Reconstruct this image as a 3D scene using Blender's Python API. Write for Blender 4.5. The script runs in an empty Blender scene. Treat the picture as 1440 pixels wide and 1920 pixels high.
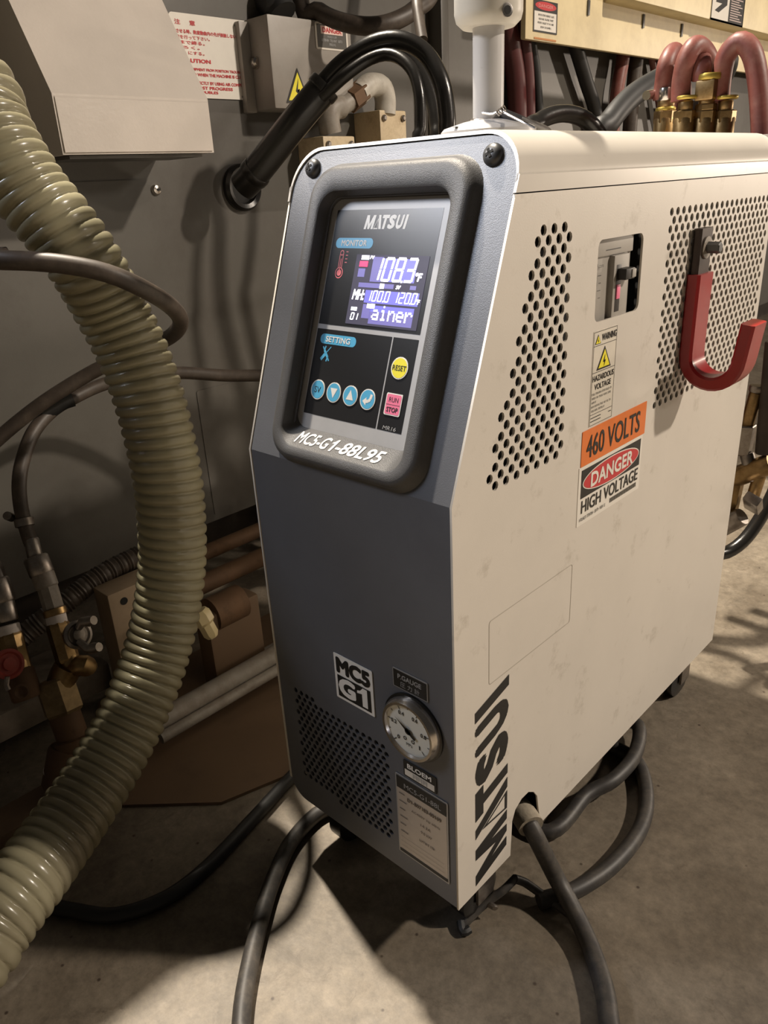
import bpy, bmesh, math, random
from mathutils import Vector, Matrix
random.seed(7)
sc = bpy.context.scene
COL = sc.collection
PI = math.pi

# ------------------------------------------------------------------ camera, world, lights, exposure
ZB = 0.075                                   # height of the controller's underside above the floor
CAM = Vector((0.29336, -0.36371, 0.57205 + ZB))
ROT = (1.16534249, 0.05078495, 0.7529416)
FPX = 1437.12
cd = bpy.data.cameras.new('camera'); cam = bpy.data.objects.new('camera', cd); COL.objects.link(cam)
cam.location = CAM; cam.rotation_euler = ROT
cd.sensor_fit = 'VERTICAL'; cd.sensor_height = 24.0; cd.lens = FPX / 1920 * 24.0
cd.clip_start = 0.02; cd.clip_end = 60
sc.camera = cam
RM = cam.rotation_euler.to_matrix()

wd = bpy.data.worlds.new('world'); sc.world = wd; wd.use_nodes = True
wd.node_tree.nodes['Background'].inputs[0].default_value = (0.80, 0.71, 0.60, 1)
wd.node_tree.nodes['Background'].inputs[1].default_value = 0.034

def lamp(name, loc, target, power, color, size):
    l = bpy.data.lights.new(name, 'AREA'); l.shape = 'DISK'; l.size = size; l.energy = power; l.color = color
    o = bpy.data.objects.new(name, l); COL.objects.link(o); o.location = loc
    o.rotation_euler = (Vector(target) - Vector(loc)).to_track_quat('-Z', 'Y').to_euler()
    return o
lamp('bay_or_fill_lamp', (-1.62, .40, 4.2), (-.1, .05, .2), 330, (1.0, .89, .74), .12)
lamp('bay_or_fill_lamp', (2.4, 1.9, 2.7), (-.5, .3, .5), 88, (1.0, .87, .73), .16)
lamp('side_fill_lamp', (3.1, 2.2, 1.8), (-.1, .3, .4), 10, (1.0, .87, .74), .35)  # fill added to brighten the white side panel, no such lamp known
lamp('bay_or_fill_lamp', (-2.45, -2.15, 2.95), (-.1, .1, .6), 80, (.80, .86, 1.0), .8)
lamp('bay_or_fill_lamp', (-2.9, -1.7, 2.85), (-.1, .1, .6), 62, (1.0, .90, .78), .7)  # warm front fill added to lift the slanted panel, not a known lamp
lamp('bench_lamp', (1.75, 5.0, 0.85), (0, .3, .45), 30, (1.0, .84, .68), .16)

vs = sc.view_settings
vs.view_transform = 'Standard'; vs.look = 'None'; vs.gamma = 1; vs.use_curve_mapping = False
vs.exposure = 0.4

# ------------------------------------------------------------------ helpers
def ray(px, py):
    return RM @ Vector(((px - 720) / FPX, -(py - 960) / FPX, -1))
def V(px, py, t): return CAM + ray(px, py) * t                       # point at depth t along the view axis
def PX(px, py, X): d = ray(px, py); return CAM + d * ((X - CAM.x) / d.x)
def PY(px, py, Y): d = ray(px, py); return CAM + d * ((Y - CAM.y) / d.y)
def PZ(px, py, Z): d = ray(px, py); return CAM + d * ((Z - CAM.z) / d.z)

def link(name, me, mat=None, parent=None, smooth=False, label=None):
    o = bpy.data.objects.new(name, me); COL.objects.link(o)
    if mat is not None and not me.materials: me.materials.append(mat)
    if smooth:
        me.polygons.foreach_set('use_smooth', [True] * len(me.polygons))
        try: me.set_sharp_from_angle(angle=math.radians(38))
        except Exception: pass
    if parent is not None:
        o.parent = parent
        p = parent; loc = Vector((0, 0, 0))
        while p is not None:
            if p.type == 'EMPTY': loc = p.location.copy()
            p = p.parent
        if parent.type == 'EMPTY': o.matrix_parent_inverse = Matrix.Translation(-loc)
    if label: o['label'] = label
    return o
def thing(name, label, cat, loc=(0, 0, 0), group=None):
    o = bpy.data.objects.new(name, None); COL.objects.link(o); o.location = loc; o.empty_display_size = .02
    o['label'] = label; o['category'] = cat
    if group: o['group'] = group
    return o
def tag(o, label, cat, group=None):
    o['label'] = label; o['category'] = cat
    if group: o['group'] = group
    return o

def frame(o, ex, ey):
    ex = Vector(ex).normalized(); ey = Vector(ey).normalized(); n = ex.cross(ey)
    return Matrix(((ex.x, ey.x, n.x, o[0]), (ex.y, ey.y, n.y, o[1]), (ex.z, ey.z, n.z, o[2]), (0, 0, 0, 1)))

class MB:
    def __init__(s): s.v = []; s.f = []
    def add(s, vs_, fs):
        b = len(s.v); s.v += [tuple(x) for x in vs_]; s.f += [tuple(i + b for i in f) for f in fs]; return s
    def box(s, lo, hi, M=None, bev=0):
        x0, y0, z0 = lo; x1, y1, z1 = hi
        if bev:
            bm = bmesh.new(); bmesh.ops.create_cube(bm, size=1)
            for v in bm.verts: v.co = Vector(((x0 + x1) / 2 + v.co.x * (x1 - x0), (y0 + y1) / 2 + v.co.y * (y1 - y0), (z0 + z1) / 2 + v.co.z * (z1 - z0)))
            bmesh.ops.bevel(bm, geom=list(bm.edges), offset=bev, segments=2, affect='EDGES', profile=.6)
            bm.verts.index_update()
            vv = [v.co.copy() for v in bm.verts]; ff = [[v.index for v in f.verts] for f in bm.faces]; bm.free()
        else:
            vv = [Vector(c) for c in ((x0,y0,z0),(x1,y0,z0),(x1,y1,z0),(x0,y1,z0),(x0,y0,z1),(x1,y0,z1),(x1,y1,z1),(x0,y1,z1))]
            ff = [(0,3,2,1),(4,5,6,7),(0,1,5,4),(1,2,6,5),(2,3,7,6),(3,0,4,7)]
        if M is not None: vv = [M @ v for v in vv]
        return s.add(vv, ff)
    def tube(s, pts, r, n=14, caps=True, prof=None):
        pts = [Vector(p) for p in pts]; m = len(pts)
        R = r if hasattr(r, '__len__') else [r] * m
        T = [(pts[min(i + 1, m - 1)] - pts[max(i - 1, 0)]).normalized() for i in range(m)]
        up = Vector((0, 0, 1)) if abs(T[0].z) < .9 else Vector((0, 1, 0))
        N = (up - T[0] * up.dot(T[0])).normalized(); vv = []; L = 0
        for i in range(m):
            if i:
                L += (pts[i] - pts[i - 1]).length
                N = (N - T[i] * N.dot(T[i])).normalized()
            B = T[i].cross(N)
            for k in range(n):
                a = 2 * PI * k / n
                rr = R[i] + (prof(L, a) if prof else 0)
                vv.append(pts[i] + (N * math.cos(a) + B * math.sin(a)) * rr)
        ff = [(i * n + k, i * n + (k + 1) % n, (i + 1) * n + (k + 1) % n, (i + 1) * n + k) for i in range(m - 1) for k in range(n)]
        if caps: ff.append(tuple(range(n - 1, -1, -1))); ff.append(tuple((m - 1) * n + k for k in range(n)))
        return s.add(vv, ff)
    def lathe(s, o, axis, prof, n=24, phase=0.0, caps=True):
        o = Vector(o); ax = Vector(axis).normalized()
        up = Vector((0, 0, 1)) if abs(ax.z) < .9 else Vector((0, 1, 0))
        N = (up - ax * up.dot(ax)).normalized(); B = ax.cross(N); vv = []
        for r, h in prof:
            for k in range(n):
                a = 2 * PI * k / n + phase
                vv.append(o + ax * h + (N * math.cos(a) + B * math.sin(a)) * max(r, 1e-5))
        m = len(prof)
        ff = [(i * n + k, i * n + (k + 1) % n, (i + 1) * n + (k + 1) % n, (i + 1) * n + k) for i in range(m - 1) for k in range(n)]
        if caps: ff.append(tuple(range(n - 1, -1, -1))); ff.append(tuple((m - 1) * n + k for k in range(n)))
        return s.add(vv, ff)
    def loft(s, loops, closed_loop=True, caps=(False, False)):
        n = len(loops[0]); vv = [p for l in loops for p in l]; m = len(loops)
        e = n if closed_loop else n - 1
        ff = [(i * n + k, i * n + (k + 1) % n, (i + 1) * n + (k + 1) % n, (i + 1) * n + k) for i in range(m - 1) for k in range(e)]
        if caps[0]: ff.append(tuple(range(n - 1, -1, -1)))
        if caps[1]: ff.append(tuple((m - 1) * n + k for k in range(n)))
        return s.add(vv, ff)
    def prism(s, poly, M, h):
        n = len(poly)
        vv = [M @ Vector((p[0], p[1], 0)) for p in poly] + [M @ Vector((p[0], p[1], h)) for p in poly]
        ff = [tuple(range(n - 1, -1, -1)), tuple(range(n, 2 * n))] + [(i, (i + 1) % n, n + (i + 1) % n, n + i) for i in range(n)]
        return s.add(vv, ff)
    def mesh(s, name):
        me = bpy.data.meshes.new(name); me.from_pydata(s.v, [], s.f); me.update()
        bm = bmesh.new(); bm.from_mesh(me); bmesh.ops.recalc_face_normals(bm, faces=bm.faces); bm.to_mesh(me); bm.free()
        return me
    def build(s, name, mat, parent=None, smooth=True, label=None):
        return link(name, s.mesh(name), mat, parent, smooth, label)

def spline(pts, step=.006):
    """Catmull-Rom through pts, sampled about every step metres"""
    P = [Vector(p) for p in pts]; P = [P[0] * 2 - P[1]] + P + [P[-1] * 2 - P[-2]]; out = []
    for i in range(1, len(P) - 2):
        a, b, c, d = P[i - 1:i + 3]; k = max(2, int((c - b).length / step))
        for j in range(k):
            t = j / k
            out.append(.5 * ((2 * b) + (c - a) * t + (2 * a - 5 * b + 4 * c - d) * t * t + (3 * b - a - 3 * c + d) * t ** 3))
    out.append(P[-2]); return out

def rrect(x0, y0, x1, y1, r, seg=6):
    if not hasattr(r, '__len__'): r = (r,) * 4          # bl, br, tr, tl
    out = []
    for (cx, cy, a0, rr) in ((x0 + r[0], y0 + r[0], PI, r[0]), (x1 - r[1], y0 + r[1], 1.5 * PI, r[1]), (x1 - r[2], y1 - r[2], 0, r[2]), (x0 + r[3], y1 - r[3], .5 * PI, r[3])):
        if rr <= 0: out.append((cx, cy)); continue
        for k in range(seg + 1):
            a = a0 + .5 * PI * k / seg; out.append((cx + rr * math.cos(a), cy + rr * math.sin(a)))
    return out
def circ(x, y, r, n=14, ry=None): return [(x + r * math.cos(2 * PI * k / n), y + (ry or r) * math.sin(2 * PI * k / n)) for k in range(n)]

def fill(outlines, t):
    """flat plate with holes, outline in xy, front face at z = 0, thickness t towards -z"""
    cu = bpy.data.curves.new('tmp', 'CURVE'); cu.dimensions = '2D'; cu.fill_mode = 'BOTH'; cu.extrude = t / 2
    for ol in outlines:
        sp = cu.splines.new('POLY'); sp.points.add(len(ol) - 1)
        for p, q in zip(sp.points, ol): p.co = (q[0], q[1], 0, 1)
        sp.use_cyclic_u = True
    o = bpy.data.objects.new('tmp', cu); COL.objects.link(o)
    me = bpy.data.meshes.new_from_object(o.evaluated_get(bpy.context.evaluated_depsgraph_get()))
    bpy.data.objects.remove(o); bpy.data.curves.remove(cu)
    me.transform(Matrix.Translation((0, 0, -t / 2))); me.materials.clear()
    return me
def plate(name, outlines, M, off, t, mat, parent=None, label=None):
    """plate whose front face lies off above the frame's plane"""
    me = fill(outlines if isinstance(outlines[0][0], (list, tuple)) else [outlines], t)
    me.transform(M @ Matrix.Translation((0, 0, off))); me.name = name
    return link(name, me, mat, parent, False, label)

def text_mesh(s, bold=0.0, shear=0.0, spacing=1.0):
    cu = bpy.data.curves.new('tmp', 'FONT'); cu.body = s; cu.size = 1; cu.shear = shear; cu.space_character = spacing
    cu.extrude = 0; cu.resolution_u = 3; cu.fill_mode = 'FRONT'
    o = bpy.data.objects.new('tmp', cu); COL.objects.link(o)
    me = bpy.data.meshes.new_from_object(o.evaluated_get(bpy.context.evaluated_depsgraph_get()))
    bpy.data.objects.remove(o); bpy.data.curves.remove(cu); me.materials.clear()
    if bold:                                                       # heavier strokes: the glyph repeated in a small ring
        vv = [v.co.copy() for v in me.vertices]; ff = [tuple(p.vertices) for p in me.polygons]; n_ = len(vv); V_ = []; F_ = []
        for k in range(9):
            d = Vector((math.cos(k * PI / 4), math.sin(k * PI / 4), 0)) * bold if k < 8 else Vector((0, 0, 0))
            d.z = k * 8e-6; V_ += [v + d for v in vv]; F_ += [tuple(i + k * n_ for i in f) for f in ff]
        bpy.data.meshes.remove(me); me = bpy.data.meshes.new('tmp'); me.from_pydata(V_, [], F_); me.update()
    return me
def fit(me, x0, y0, x1, y1):
    xs = [v.co.x for v in me.vertices]; ys = [v.co.y for v in me.vertices]
    if not xs: return me
    sx = (x1 - x0) / max(1e-6, max(xs) - min(xs)); sy = (y1 - y0) / max(1e-6, max(ys) - min(ys))
    a, b = min(xs), min(ys)
    for v in me.vertices: v.co = ((v.co.x - a) * sx + x0, (v.co.y - b) * sy + y0, v.co.z)
    return me
def meshdata(me): 
    r = ([v.co.copy() for v in me.vertices], [tuple(p.vertices) for p in me.polygons]); bpy.data.meshes.remove(me); return r

def one_poly(x0, y0, x1, y1, k=.42, shear=0):
    """figure 1 with its flag"""
    w, h = x1 - x0, y1 - y0
    return [(x0 + w * a + shear * h * b, y0 + h * b) for a, b in ((1 - k, 0), (1, 0), (1, 1), (1 - k * .8, 1), (.30, .80), (0, .74), (0, .60), (1 - k, .66))]
class Flat:
    """prints laid on one plane: glyphs, bars and shapes gathered into one thin mesh"""
    def __init__(s): s.v = []; s.f = []
    def put(s, vv, ff):
        b = len(s.v); s.v += [Vector((p[0], p[1], p[2] if len(p) > 2 else 0)) for p in vv]; s.f += [tuple(i + b for i in f) for f in ff]; return s
    def text(s, st, x0, y0, x1, y1, bold=.0, shear=0, spacing=1.0): return s.put(*meshdata(fit(text_mesh(st, bold, shear, spacing), x0, y0, x1, y1)))
    def poly(s, p): return s.put(p, [tuple(range(len(p)))])
    def shape(s, outlines):
        cu = fill(outlines, .0); return s.put(*meshdata(cu))
    def bar(s, x0, y0, x1, y1): return s.poly([(x0, y0), (x1, y0), (x1, y1), (x0, y1)])
    def words(s, x0, y0, x1, y1):
        """a line of print too small to read: uneven strokes in word groups"""
        h = y1 - y0; x = x0; k = 0; rnd = random.Random(int(abs(x0 * 91 + y0 * 37) * 1e4)); gap = rnd.randint(4, 7)
        while x < x1 - .5 * h:
            if k == gap: x += .55 * h; k = 0; gap = rnd.randint(3, 8); continue
            a = rnd.choice((.12, .12, .5)); s.bar(x, y0, x + .16 * h, y1)
            yb = y0 + rnd.choice((0, .42, .84)) * h; s.bar(x + .16 * h, yb, x + .46 * h, yb + .16 * h)
            if a == .5: s.bar(x + .34 * h, y0, x + .48 * h, y1)
            x += .62 * h; k += 1
        return s
    def line(s, a, b, w):
        a = Vector(a); b = Vector(b); d = (b - a).normalized(); n = Vector((-d.y, d.x)) * w / 2
        return s.poly([a - n, b - n, b + n, a + n])
    def rim(s, ol, w):
        """thin outline w inside a convex polygon"""
        cx = sum(p[0] for p in ol) / len(ol); cy = sum(p[1] for p in ol) / len(ol); n = len(ol); inn = []
        for i in range(n):
            p0, p, p1 = (Vector(ol[(i + k) % n]) for k in (-1, 0, 1))
            d0 = (p - p0).normalized(); d1 = (p1 - p).normalized(); b = Vector((-d0.y - d1.y, d0.x + d1.x))
            if b.length < 1e-6: b = Vector((cx - p.x, cy - p.y))
            b.normalize(); c = max(.4, abs(b.dot(Vector((-d0.y, d0.x)))))
            if b.dot(Vector((cx, cy)) - p) < 0: b = -b
            inn.append(p + b * w / c)
        return s.put(list(ol) + inn, [(i, (i + 1) % n, n + (i + 1) % n, n + i) for i in range(n)])
    def build(s, name, mat, parent, M, off, label=None):
        me = bpy.data.meshes.new(name); me.from_pydata([M @ Vector((p.x, p.y, p.z + off)) for p in s.v], [], s.f); me.update()
        return link(name, me, mat, parent, False, label)

# ------------------------------------------------------------------ materials
def mat(name, col, rough=.5, metal=0.0, spec=.5, var=0.0, vscale=20, dirt=None, dscale=6, damt=.0, bump=0.0, bscale=200, emit=None, es=0, coat=0, dthr=(.45, .75)):
    m = bpy.data.materials.new(name); m.use_nodes = True; nt = m.node_tree; N = nt.nodes; Lk = nt.links
    b = N['Principled BSDF']
    b.inputs['Base Color'].default_value = (*col, 1); b.inputs['Roughness'].default_value = rough; b.inputs['Metallic'].default_value = metal
    b.inputs['Specular IOR Level'].default_value = spec
    if coat: b.inputs['Coat Weight'].default_value = coat; b.inputs['Coat Roughness'].default_value = .12
    if emit: b.inputs['Emission Color'].default_value = (*emit, 1); b.inputs['Emission Strength'].default_value = es
    src = None
    if var or damt or bump:
        tc = N.new('ShaderNodeTexCoord')
    if var:
        n1 = N.new('ShaderNodeTexNoise'); n1.inputs['Scale'].default_value = vscale; n1.inputs['Detail'].default_value = 6; n1.inputs['Roughness'].default_value = .65
        Lk.new(tc.outputs['Object'], n1.inputs['Vector'])
        mr = N.new('ShaderNodeMapRange'); mr.inputs[1].default_value = .3; mr.inputs[2].default_value = .7; mr.inputs[3].default_value = 1 - var; mr.inputs[4].default_value = 1 + var
        Lk.new(n1.outputs[0], mr.inputs[0])
        mx = N.new('ShaderNodeMix'); mx.data_type = 'RGBA'; mx.blend_type = 'MULTIPLY'; mx.inputs[0].default_value = 1; mx.inputs[6].default_value = (*col, 1)
        Lk.new(mr.outputs[0], mx.inputs[7]); src = mx.outputs[2]
    if damt:
        n2 = N.new('ShaderNodeTexNoise'); n2.inputs['Scale'].default_value = dscale; n2.inputs['Detail'].default_value = 9; n2.inputs['Roughness'].default_value = .72
        Lk.new(tc.outputs['Object'], n2.inputs['Vector'])
        mr2 = N.new('ShaderNodeMapRange'); mr2.inputs[1].default_value = dthr[0]; mr2.inputs[2].default_value = dthr[1]; mr2.inputs[3].default_value = 0; mr2.inputs[4].default_value = damt
        Lk.new(n2.outputs[0], mr2.inputs[0])
        mx2 = N.new('ShaderNodeMix'); mx2.data_type = 'RGBA'; Lk.new(mr2.outputs[0], mx2.inputs[0])
        if src: Lk.new(src, mx2.inputs[6])
        else: mx2.inputs[6].default_value = (*col, 1)
        mx2.inputs[7].default_value = (*(dirt or (.05, .04, .03)), 1); src = mx2.outputs[2]
    if src: Lk.new(src, b.inputs['Base Color'])
    if bump:
        n3 = N.new('ShaderNodeTexNoise'); n3.inputs['Scale'].default_value = bscale; n3.inputs['Detail'].default_value = 3
        Lk.new(tc.outputs['Object'], n3.inputs['Vector'])
        bp = N.new('ShaderNodeBump'); bp.inputs['Strength'].default_value = bump; bp.inputs['Distance'].default_value = .001
        Lk.new(n3.outputs[0], bp.inputs['Height']); Lk.new(bp.outputs[0], b.inputs['Normal'])
    return m

M_white = mat('cream_white_paint', (.63, .585, .52), .40, var=.05, vscale=5, dirt=(.22, .18, .12), dscale=24, damt=.6, dthr=(.575, .78), bump=.05, bscale=900)
M_cover = mat('cover_white_paint', (.58, .54, .48), .30, var=.04, vscale=9, dirt=(.18, .14, .10), dscale=26, damt=.6, dthr=(.62, .8))
M_grey = mat('slate_grey_paint', (.118, .122, .135), .36, var=.05, vscale=30, dirt=(.3, .3, .32), dscale=14, damt=.25, dthr=(.66, .82), bump=.12, bscale=1400)
M_bezel = mat('charcoal_moulded_plastic', (.085, .083, .082), .42, bump=.3, bscale=1700, var=.06, vscale=60)
M_shade = mat('interior_shade', (.006, .0055, .005), .8)  # near-black that paints in the shade inside holes, sockets and the casing
M_silver = mat('silver_overlay', (.42, .42, .43), .38, var=.06, vscale=40, dirt=(.2, .15, .1), dscale=35, damt=.35, dthr=(.62, .8))
M_black = mat('black_overlay', (.018, .018, .019), .28)
M_lcdbg = mat('lcd_glass', (.03, .03, .04), .2, emit=(.10, .09, .13), es=.6)
M_lcdp = mat('lcd_violet_segment', (.1, .1, .2), .3, emit=(.30, .25, .75), es=.42)
M_lcdb = mat('lcd_blue_segment', (.1, .1, .3), .3, emit=(.26, .24, .95), es=.55)
M_lcdw = mat('lcd_white_segment', (.8, .8, .8), .3, emit=(.93, .93, 1.0), es=2.6)
M_lcdr = mat('lcd_red_segment', (.8, .05, .1), .3, emit=(1.0, .03, .12), es=1.3)
M_pwhite = mat('white_print', (.82, .80, .76), .45)
M_pblack = mat('black_print', (.012, .011, .010), .5)
M_pred = mat('red_print', (.52, .03, .035), .45)
M_pblue = mat('blue_print', (.09, .42, .68), .4)
M_pyel = mat('yellow_print', (.85, .74, .04), .42)
M_ppink = mat('pink_print', (.85, .20, .33), .42)
M_pgrey = mat('grey_print', (.38, .38, .38), .5)
M_orange = mat('orange_print', (.68, .17, .03), .48, var=.05, vscale=60)
M_sticker = mat('white_sticker', (.74, .70, .63), .45, var=.03, vscale=50)
M_wsticker = mat('aged_sticker', (.64, .59, .50), .5, var=.04, vscale=60)
M_chrome = mat('polished_steel', (.62, .58, .54), .22, 1.0)
M_steel = mat('dull_steel', (.36, .33, .30), .42, 1.0, var=.15, vscale=60, dirt=(.10, .06, .035), dscale=40, damt=.7)
M_screw = mat('dark_screw_steel', (.12, .12, .12), .4, .7)
M_brass = mat('brass', (.36, .245, .115), .42, 1.0, var=.18, vscale=70, dirt=(.14, .08, .03), dscale=60, damt=.8)
M_brassy = mat('yellow_brass_ring', (.50, .37, .08), .4, .6, var=.1, vscale=70)
M_rust = mat('rusty_brown_steel', (.15, .085, .045), .7, .3, var=.35, vscale=60, dirt=(.05, .03, .02), dscale=30, damt=.8)
M_tape = mat('white_thread_tape', (.62, .56, .52), .6, var=.1, vscale=120)
M_rubber = mat('black_rubber', (.012, .011, .010), .28, bump=.1, bscale=300, var=.2, vscale=30)
M_blackm = mat('matt_black_cable', (.016, .016, .016), .5, var=.2, vscale=60)
M_hosebr = mat('brown_grey_hose', (.055, .042, .033), .5, var=.2, vscale=40, dirt=(.2, .16, .12), dscale=60, damt=.3)
M_cable = mat('grey_power_cable', (.036, .033, .031), .5, var=.15, vscale=50, dirt=(.2, .17, .13), dscale=60, damt=.35)
M_redhose = mat('dusty_red_rubber', (.20, .060, .048), .48, var=.18, vscale=40, dirt=(.30, .17, .135), dscale=50, damt=.5, bump=.12, bscale=300)
M_dredhose = mat('dark_red_rubber', (.085, .018, .018), .45, var=.2, vscale=40)
M_hook = mat('red_dipped_rubber', (.30, .010, .012), .38, coat=.2, var=.1, vscale=40)
M_hookm = mat('brown_bare_steel', (.055, .04, .034), .45, .5)
M_wall = mat('press_grey_paint', (.092, .086, .075), .40, var=.12, vscale=5, dirt=(.050, .037, .030), dscale=4, damt=.6, dthr=(.48, .75), bump=.06, bscale=400)
M_hood = mat('hood_grey_paint', (.60, .545, .49), .30, var=.05, vscale=12, bump=.22, bscale=260)
M_box = mat('junction_box_paint', (.30, .275, .245), .45, var=.08, vscale=12, dirt=(.12, .09, .07), dscale=12, damt=.4, bump=.05, bscale=500)
M_cream = mat('cream_beam_paint', (.78, .66, .40), .42, var=.06, vscale=8, dirt=(.35, .25, .12), dscale=10, damt=.35)
M_beige = mat('beige_enamel', (.62, .50, .32), .45, var=.12, vscale=40, dirt=(.18, .11, .05), dscale=40, damt=.7)
M_pipew = mat('grey_painted_pipe', (.26, .235, .20), .5, var=.15, vscale=50, dirt=(.12, .07, .04), dscale=40, damt=.6)
M_elbow = mat('pale_grey_elbow', (.50, .47, .41), .5, var=.12, vscale=50, dirt=(.16, .10, .06), dscale=40, damt=.5)
M_polew = mat('white_pole_paint', (.46, .45, .445), .34, var=.05, vscale=20, dirt=(.2, .16, .12), dscale=50, damt=.5, dthr=(.62, .8))
M_base = mat('oily_base_steel', (.060, .046, .034), .6, var=.3, vscale=20, dirt=(.02, .015, .01), dscale=14, damt=.7)
M_wood = mat('weathered_timber', (.13, .105, .08), .75, var=.25, vscale=30, dirt=(.06, .045, .03), dscale=12, damt=.7)
M_board = mat('brown_board', (.15, .095, .055), .65, var=.2, vscale=20, dirt=(.07, .04, .02), dscale=10, damt=.6)
M_gauge = mat('gauge_dial_white', (.74, .74, .68), .4)
M_glass_grey = mat('breaker_grey', (.36, .335, .30), .5, var=.05, vscale=80)
M_bdark = mat('breaker_dark', (.03, .028, .026), .45)
M_faint = mat('adhesive_outline', (.40, .36, .30), .5)
M_nameplate = mat('brushed_nameplate', (.52, .46, .40), .36, .35, var=.05, vscale=40)
M_tagedge = mat('nameplate_edge', (.40, .39, .38), .35, .4)

def duct_material():
    m = bpy.data.materials.new('pale_green_pvc'); m.use_nodes = True; nt = m.node_tree; N = nt.nodes; L = nt.links
    b = N['Principled BSDF']; b.inputs['Roughness'].default_value = .24; b.inputs['Specular IOR Level'].default_value = .55
    tc = N.new('ShaderNodeTexCoord'); n = N.new('ShaderNodeTexNoise'); n.inputs['Scale'].default_value = 9; n.inputs['Detail'].default_value = 7
    L.new(tc.outputs['Object'], n.inputs['Vector'])
    cr = N.new('ShaderNodeValToRGB'); cr.color_ramp.elements[0].position = .32; cr.color_ramp.elements[0].color = (.235, .205, .135, 1)
    cr.color_ramp.elements[1].position = .7; cr.color_ramp.elements[1].color = (.43, .40, .265, 1)
    L.new(n.outputs[0], cr.inputs[0]); L.new(cr.outputs[0], b.inputs['Base Color'])
    tr = N.new('ShaderNodeBsdfTranslucent'); L.new(cr.outputs[0], tr.inputs[0])
    mx = N.new('ShaderNodeMixShader'); mx.inputs[0].default_value = .25
    L.new(b.outputs[0], mx.inputs[1]); L.new(tr.outputs[0], mx.inputs[2]); L.new(mx.outputs[0], N['Material Output'].inputs[0])
    return m
M_duct = duct_material()

def floor_material():
    m = bpy.data.materials.new('worn_concrete'); m.use_nodes = True; nt = m.node_tree; N = nt.nodes; L = nt.links
    b = N['Principled BSDF']; tc = N.new('ShaderNodeTexCoord')
    def noise(s, d=8, r=.65, w=0):
        n = N.new('ShaderNodeTexNoise'); n.inputs['Scale'].default_value = s; n.inputs['Detail'].default_value = d; n.inputs['Roughness'].default_value = r; n.inputs['Distortion'].default_value = w
        L.new(tc.outputs['Object'], n.inputs['Vector']); return n.outputs[0]
    def ramp(f, a, b_, p0, p1):
        c = N.new('ShaderNodeValToRGB'); c.color_ramp.elements[0].position = p0; c.color_ramp.elements[0].color = (*a, 1)
        c.color_ramp.elements[1].position = p1; c.color_ramp.elements[1].color = (*b_, 1); L.new(f, c.inputs[0]); return c.outputs[0]
    def mix(f, a, b_, mode='MIX'):
        x = N.new('ShaderNodeMix'); x.data_type = 'RGBA'; x.blend_type = mode
        if hasattr(f, 'links'): L.new(f, x.inputs[0])
        else: x.inputs[0].default_value = f
        for k, q in ((6, a), (7, b_)):
            if hasattr(q, 'links'): L.new(q, x.inputs[k])
            else: x.inputs[k].default_value = (*q, 1)
        return x.outputs[2]
    base = ramp(noise(7, 10, .7, .4), (.125, .101, .073), (.235, .198, .15), .34, .66)
    fine = ramp(noise(70, 10, .78), (.66, .66, .66), (1.18, 1.18, 1.18), .34, .66)
    c = mix(1.0, base, fine, 'MULTIPLY')
    st = ramp(noise(26, 12, .8, 1.2), (0, 0, 0), (.85, .85, .85), .55, .70)
    c = mix(st, c, (.085, .066, .046))
    sp = N.new('ShaderNodeTexVoronoi'); sp.inputs['Scale'].default_value = 34; L.new(tc.outputs['Object'], sp.inputs['Vector'])
    spk = ramp(sp.outputs['Distance'], (1, 1, 1), (0, 0, 0), .035, .075)
    c = mix(spk, c, (.05, .035, .025))
    L.new(c, b.inputs['Base Color']); b.inputs['Roughness'].default_value = .5
    rg = N.new('ShaderNodeMapRange'); rg.inputs[3].default_value = .36; rg.inputs[4].default_value = .7; L.new(noise(12), rg.inputs[0]); L.new(rg.outputs[0], b.inputs['Roughness'])
    bp = N.new('ShaderNodeBump'); bp.inputs['Strength'].default_value = .12; bp.inputs['Distance'].default_value = .002; L.new(noise(90), bp.inputs['Height']); L.new(bp.outputs[0], b.inputs['Normal'])
    return m
M_floor = floor_material()

# ------------------------------------------------------------------ the setting
XW = -0.75; PH = 1.0
fl = MB().box((-2.5, -2.6, -.05), (3.0, 4.2, 0)).build('floor', M_floor, smooth=False); fl['kind'] = 'structure'
fl['label'] = 'worn stained concrete factory floor'; fl['category'] = 'floor'
WF = frame((XW, 0, 0), (0, 1, 0), (0, 0, 1))                       # press side: local x = world y, local y = world z
def wp(px, py, X=XW): p = PX(px, py, X); return (p.y, p.z)
wall = MB().box((XW - .10, -1.6, .135), (XW, 3.9, PH)).build('wall_left', M_wall, smooth=False)
wall['kind'] = 'structure'; wall['label'] = 'dark grey painted sheet metal side of the moulding press'; wall['category'] = 'wall'
bed = MB().box((XW - 1.2, -1.6, 0), (XW - .16, 3.9, PH)).build('bed_frame', M_base, wall, smooth=False)
MB().box((XW - .10, -.20, PH + .0005), (XW, 1.25, 1.50), bev=.004).build('unseen_shade_block', M_wall, wall)  # unseen block added above the press to shade the floor at left
# raised access panel with rounded corner and its screw
ay, az = wp(309, 375)[0], wp(285, 336)[1]
plate('access_panel', rrect(-1.0, .145, ay, az, (0, 0, .02, 0)), WF, .0025, .0025, M_wall, wall)
plate('access_panel', rrect(ay + .004, .145, ay + .9, wp(420, 720)[1], .004), WF, .0012, .0012, M_wall, wall)
sy, sz = wp(290, 356)
MB().lathe((XW + .0025, sy, sz), (1, 0, 0), [(.0075, 0), (.0075, .002), (.0055, .005), (.002, .006)], 18).build('panel_screw', M_chrome, wall)
MB().lathe((XW + .0082, sy, sz), (1, 0, 0), [(.002, 0), (.002, .0006)], 8).build('screw_socket', M_shade, wall)
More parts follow.
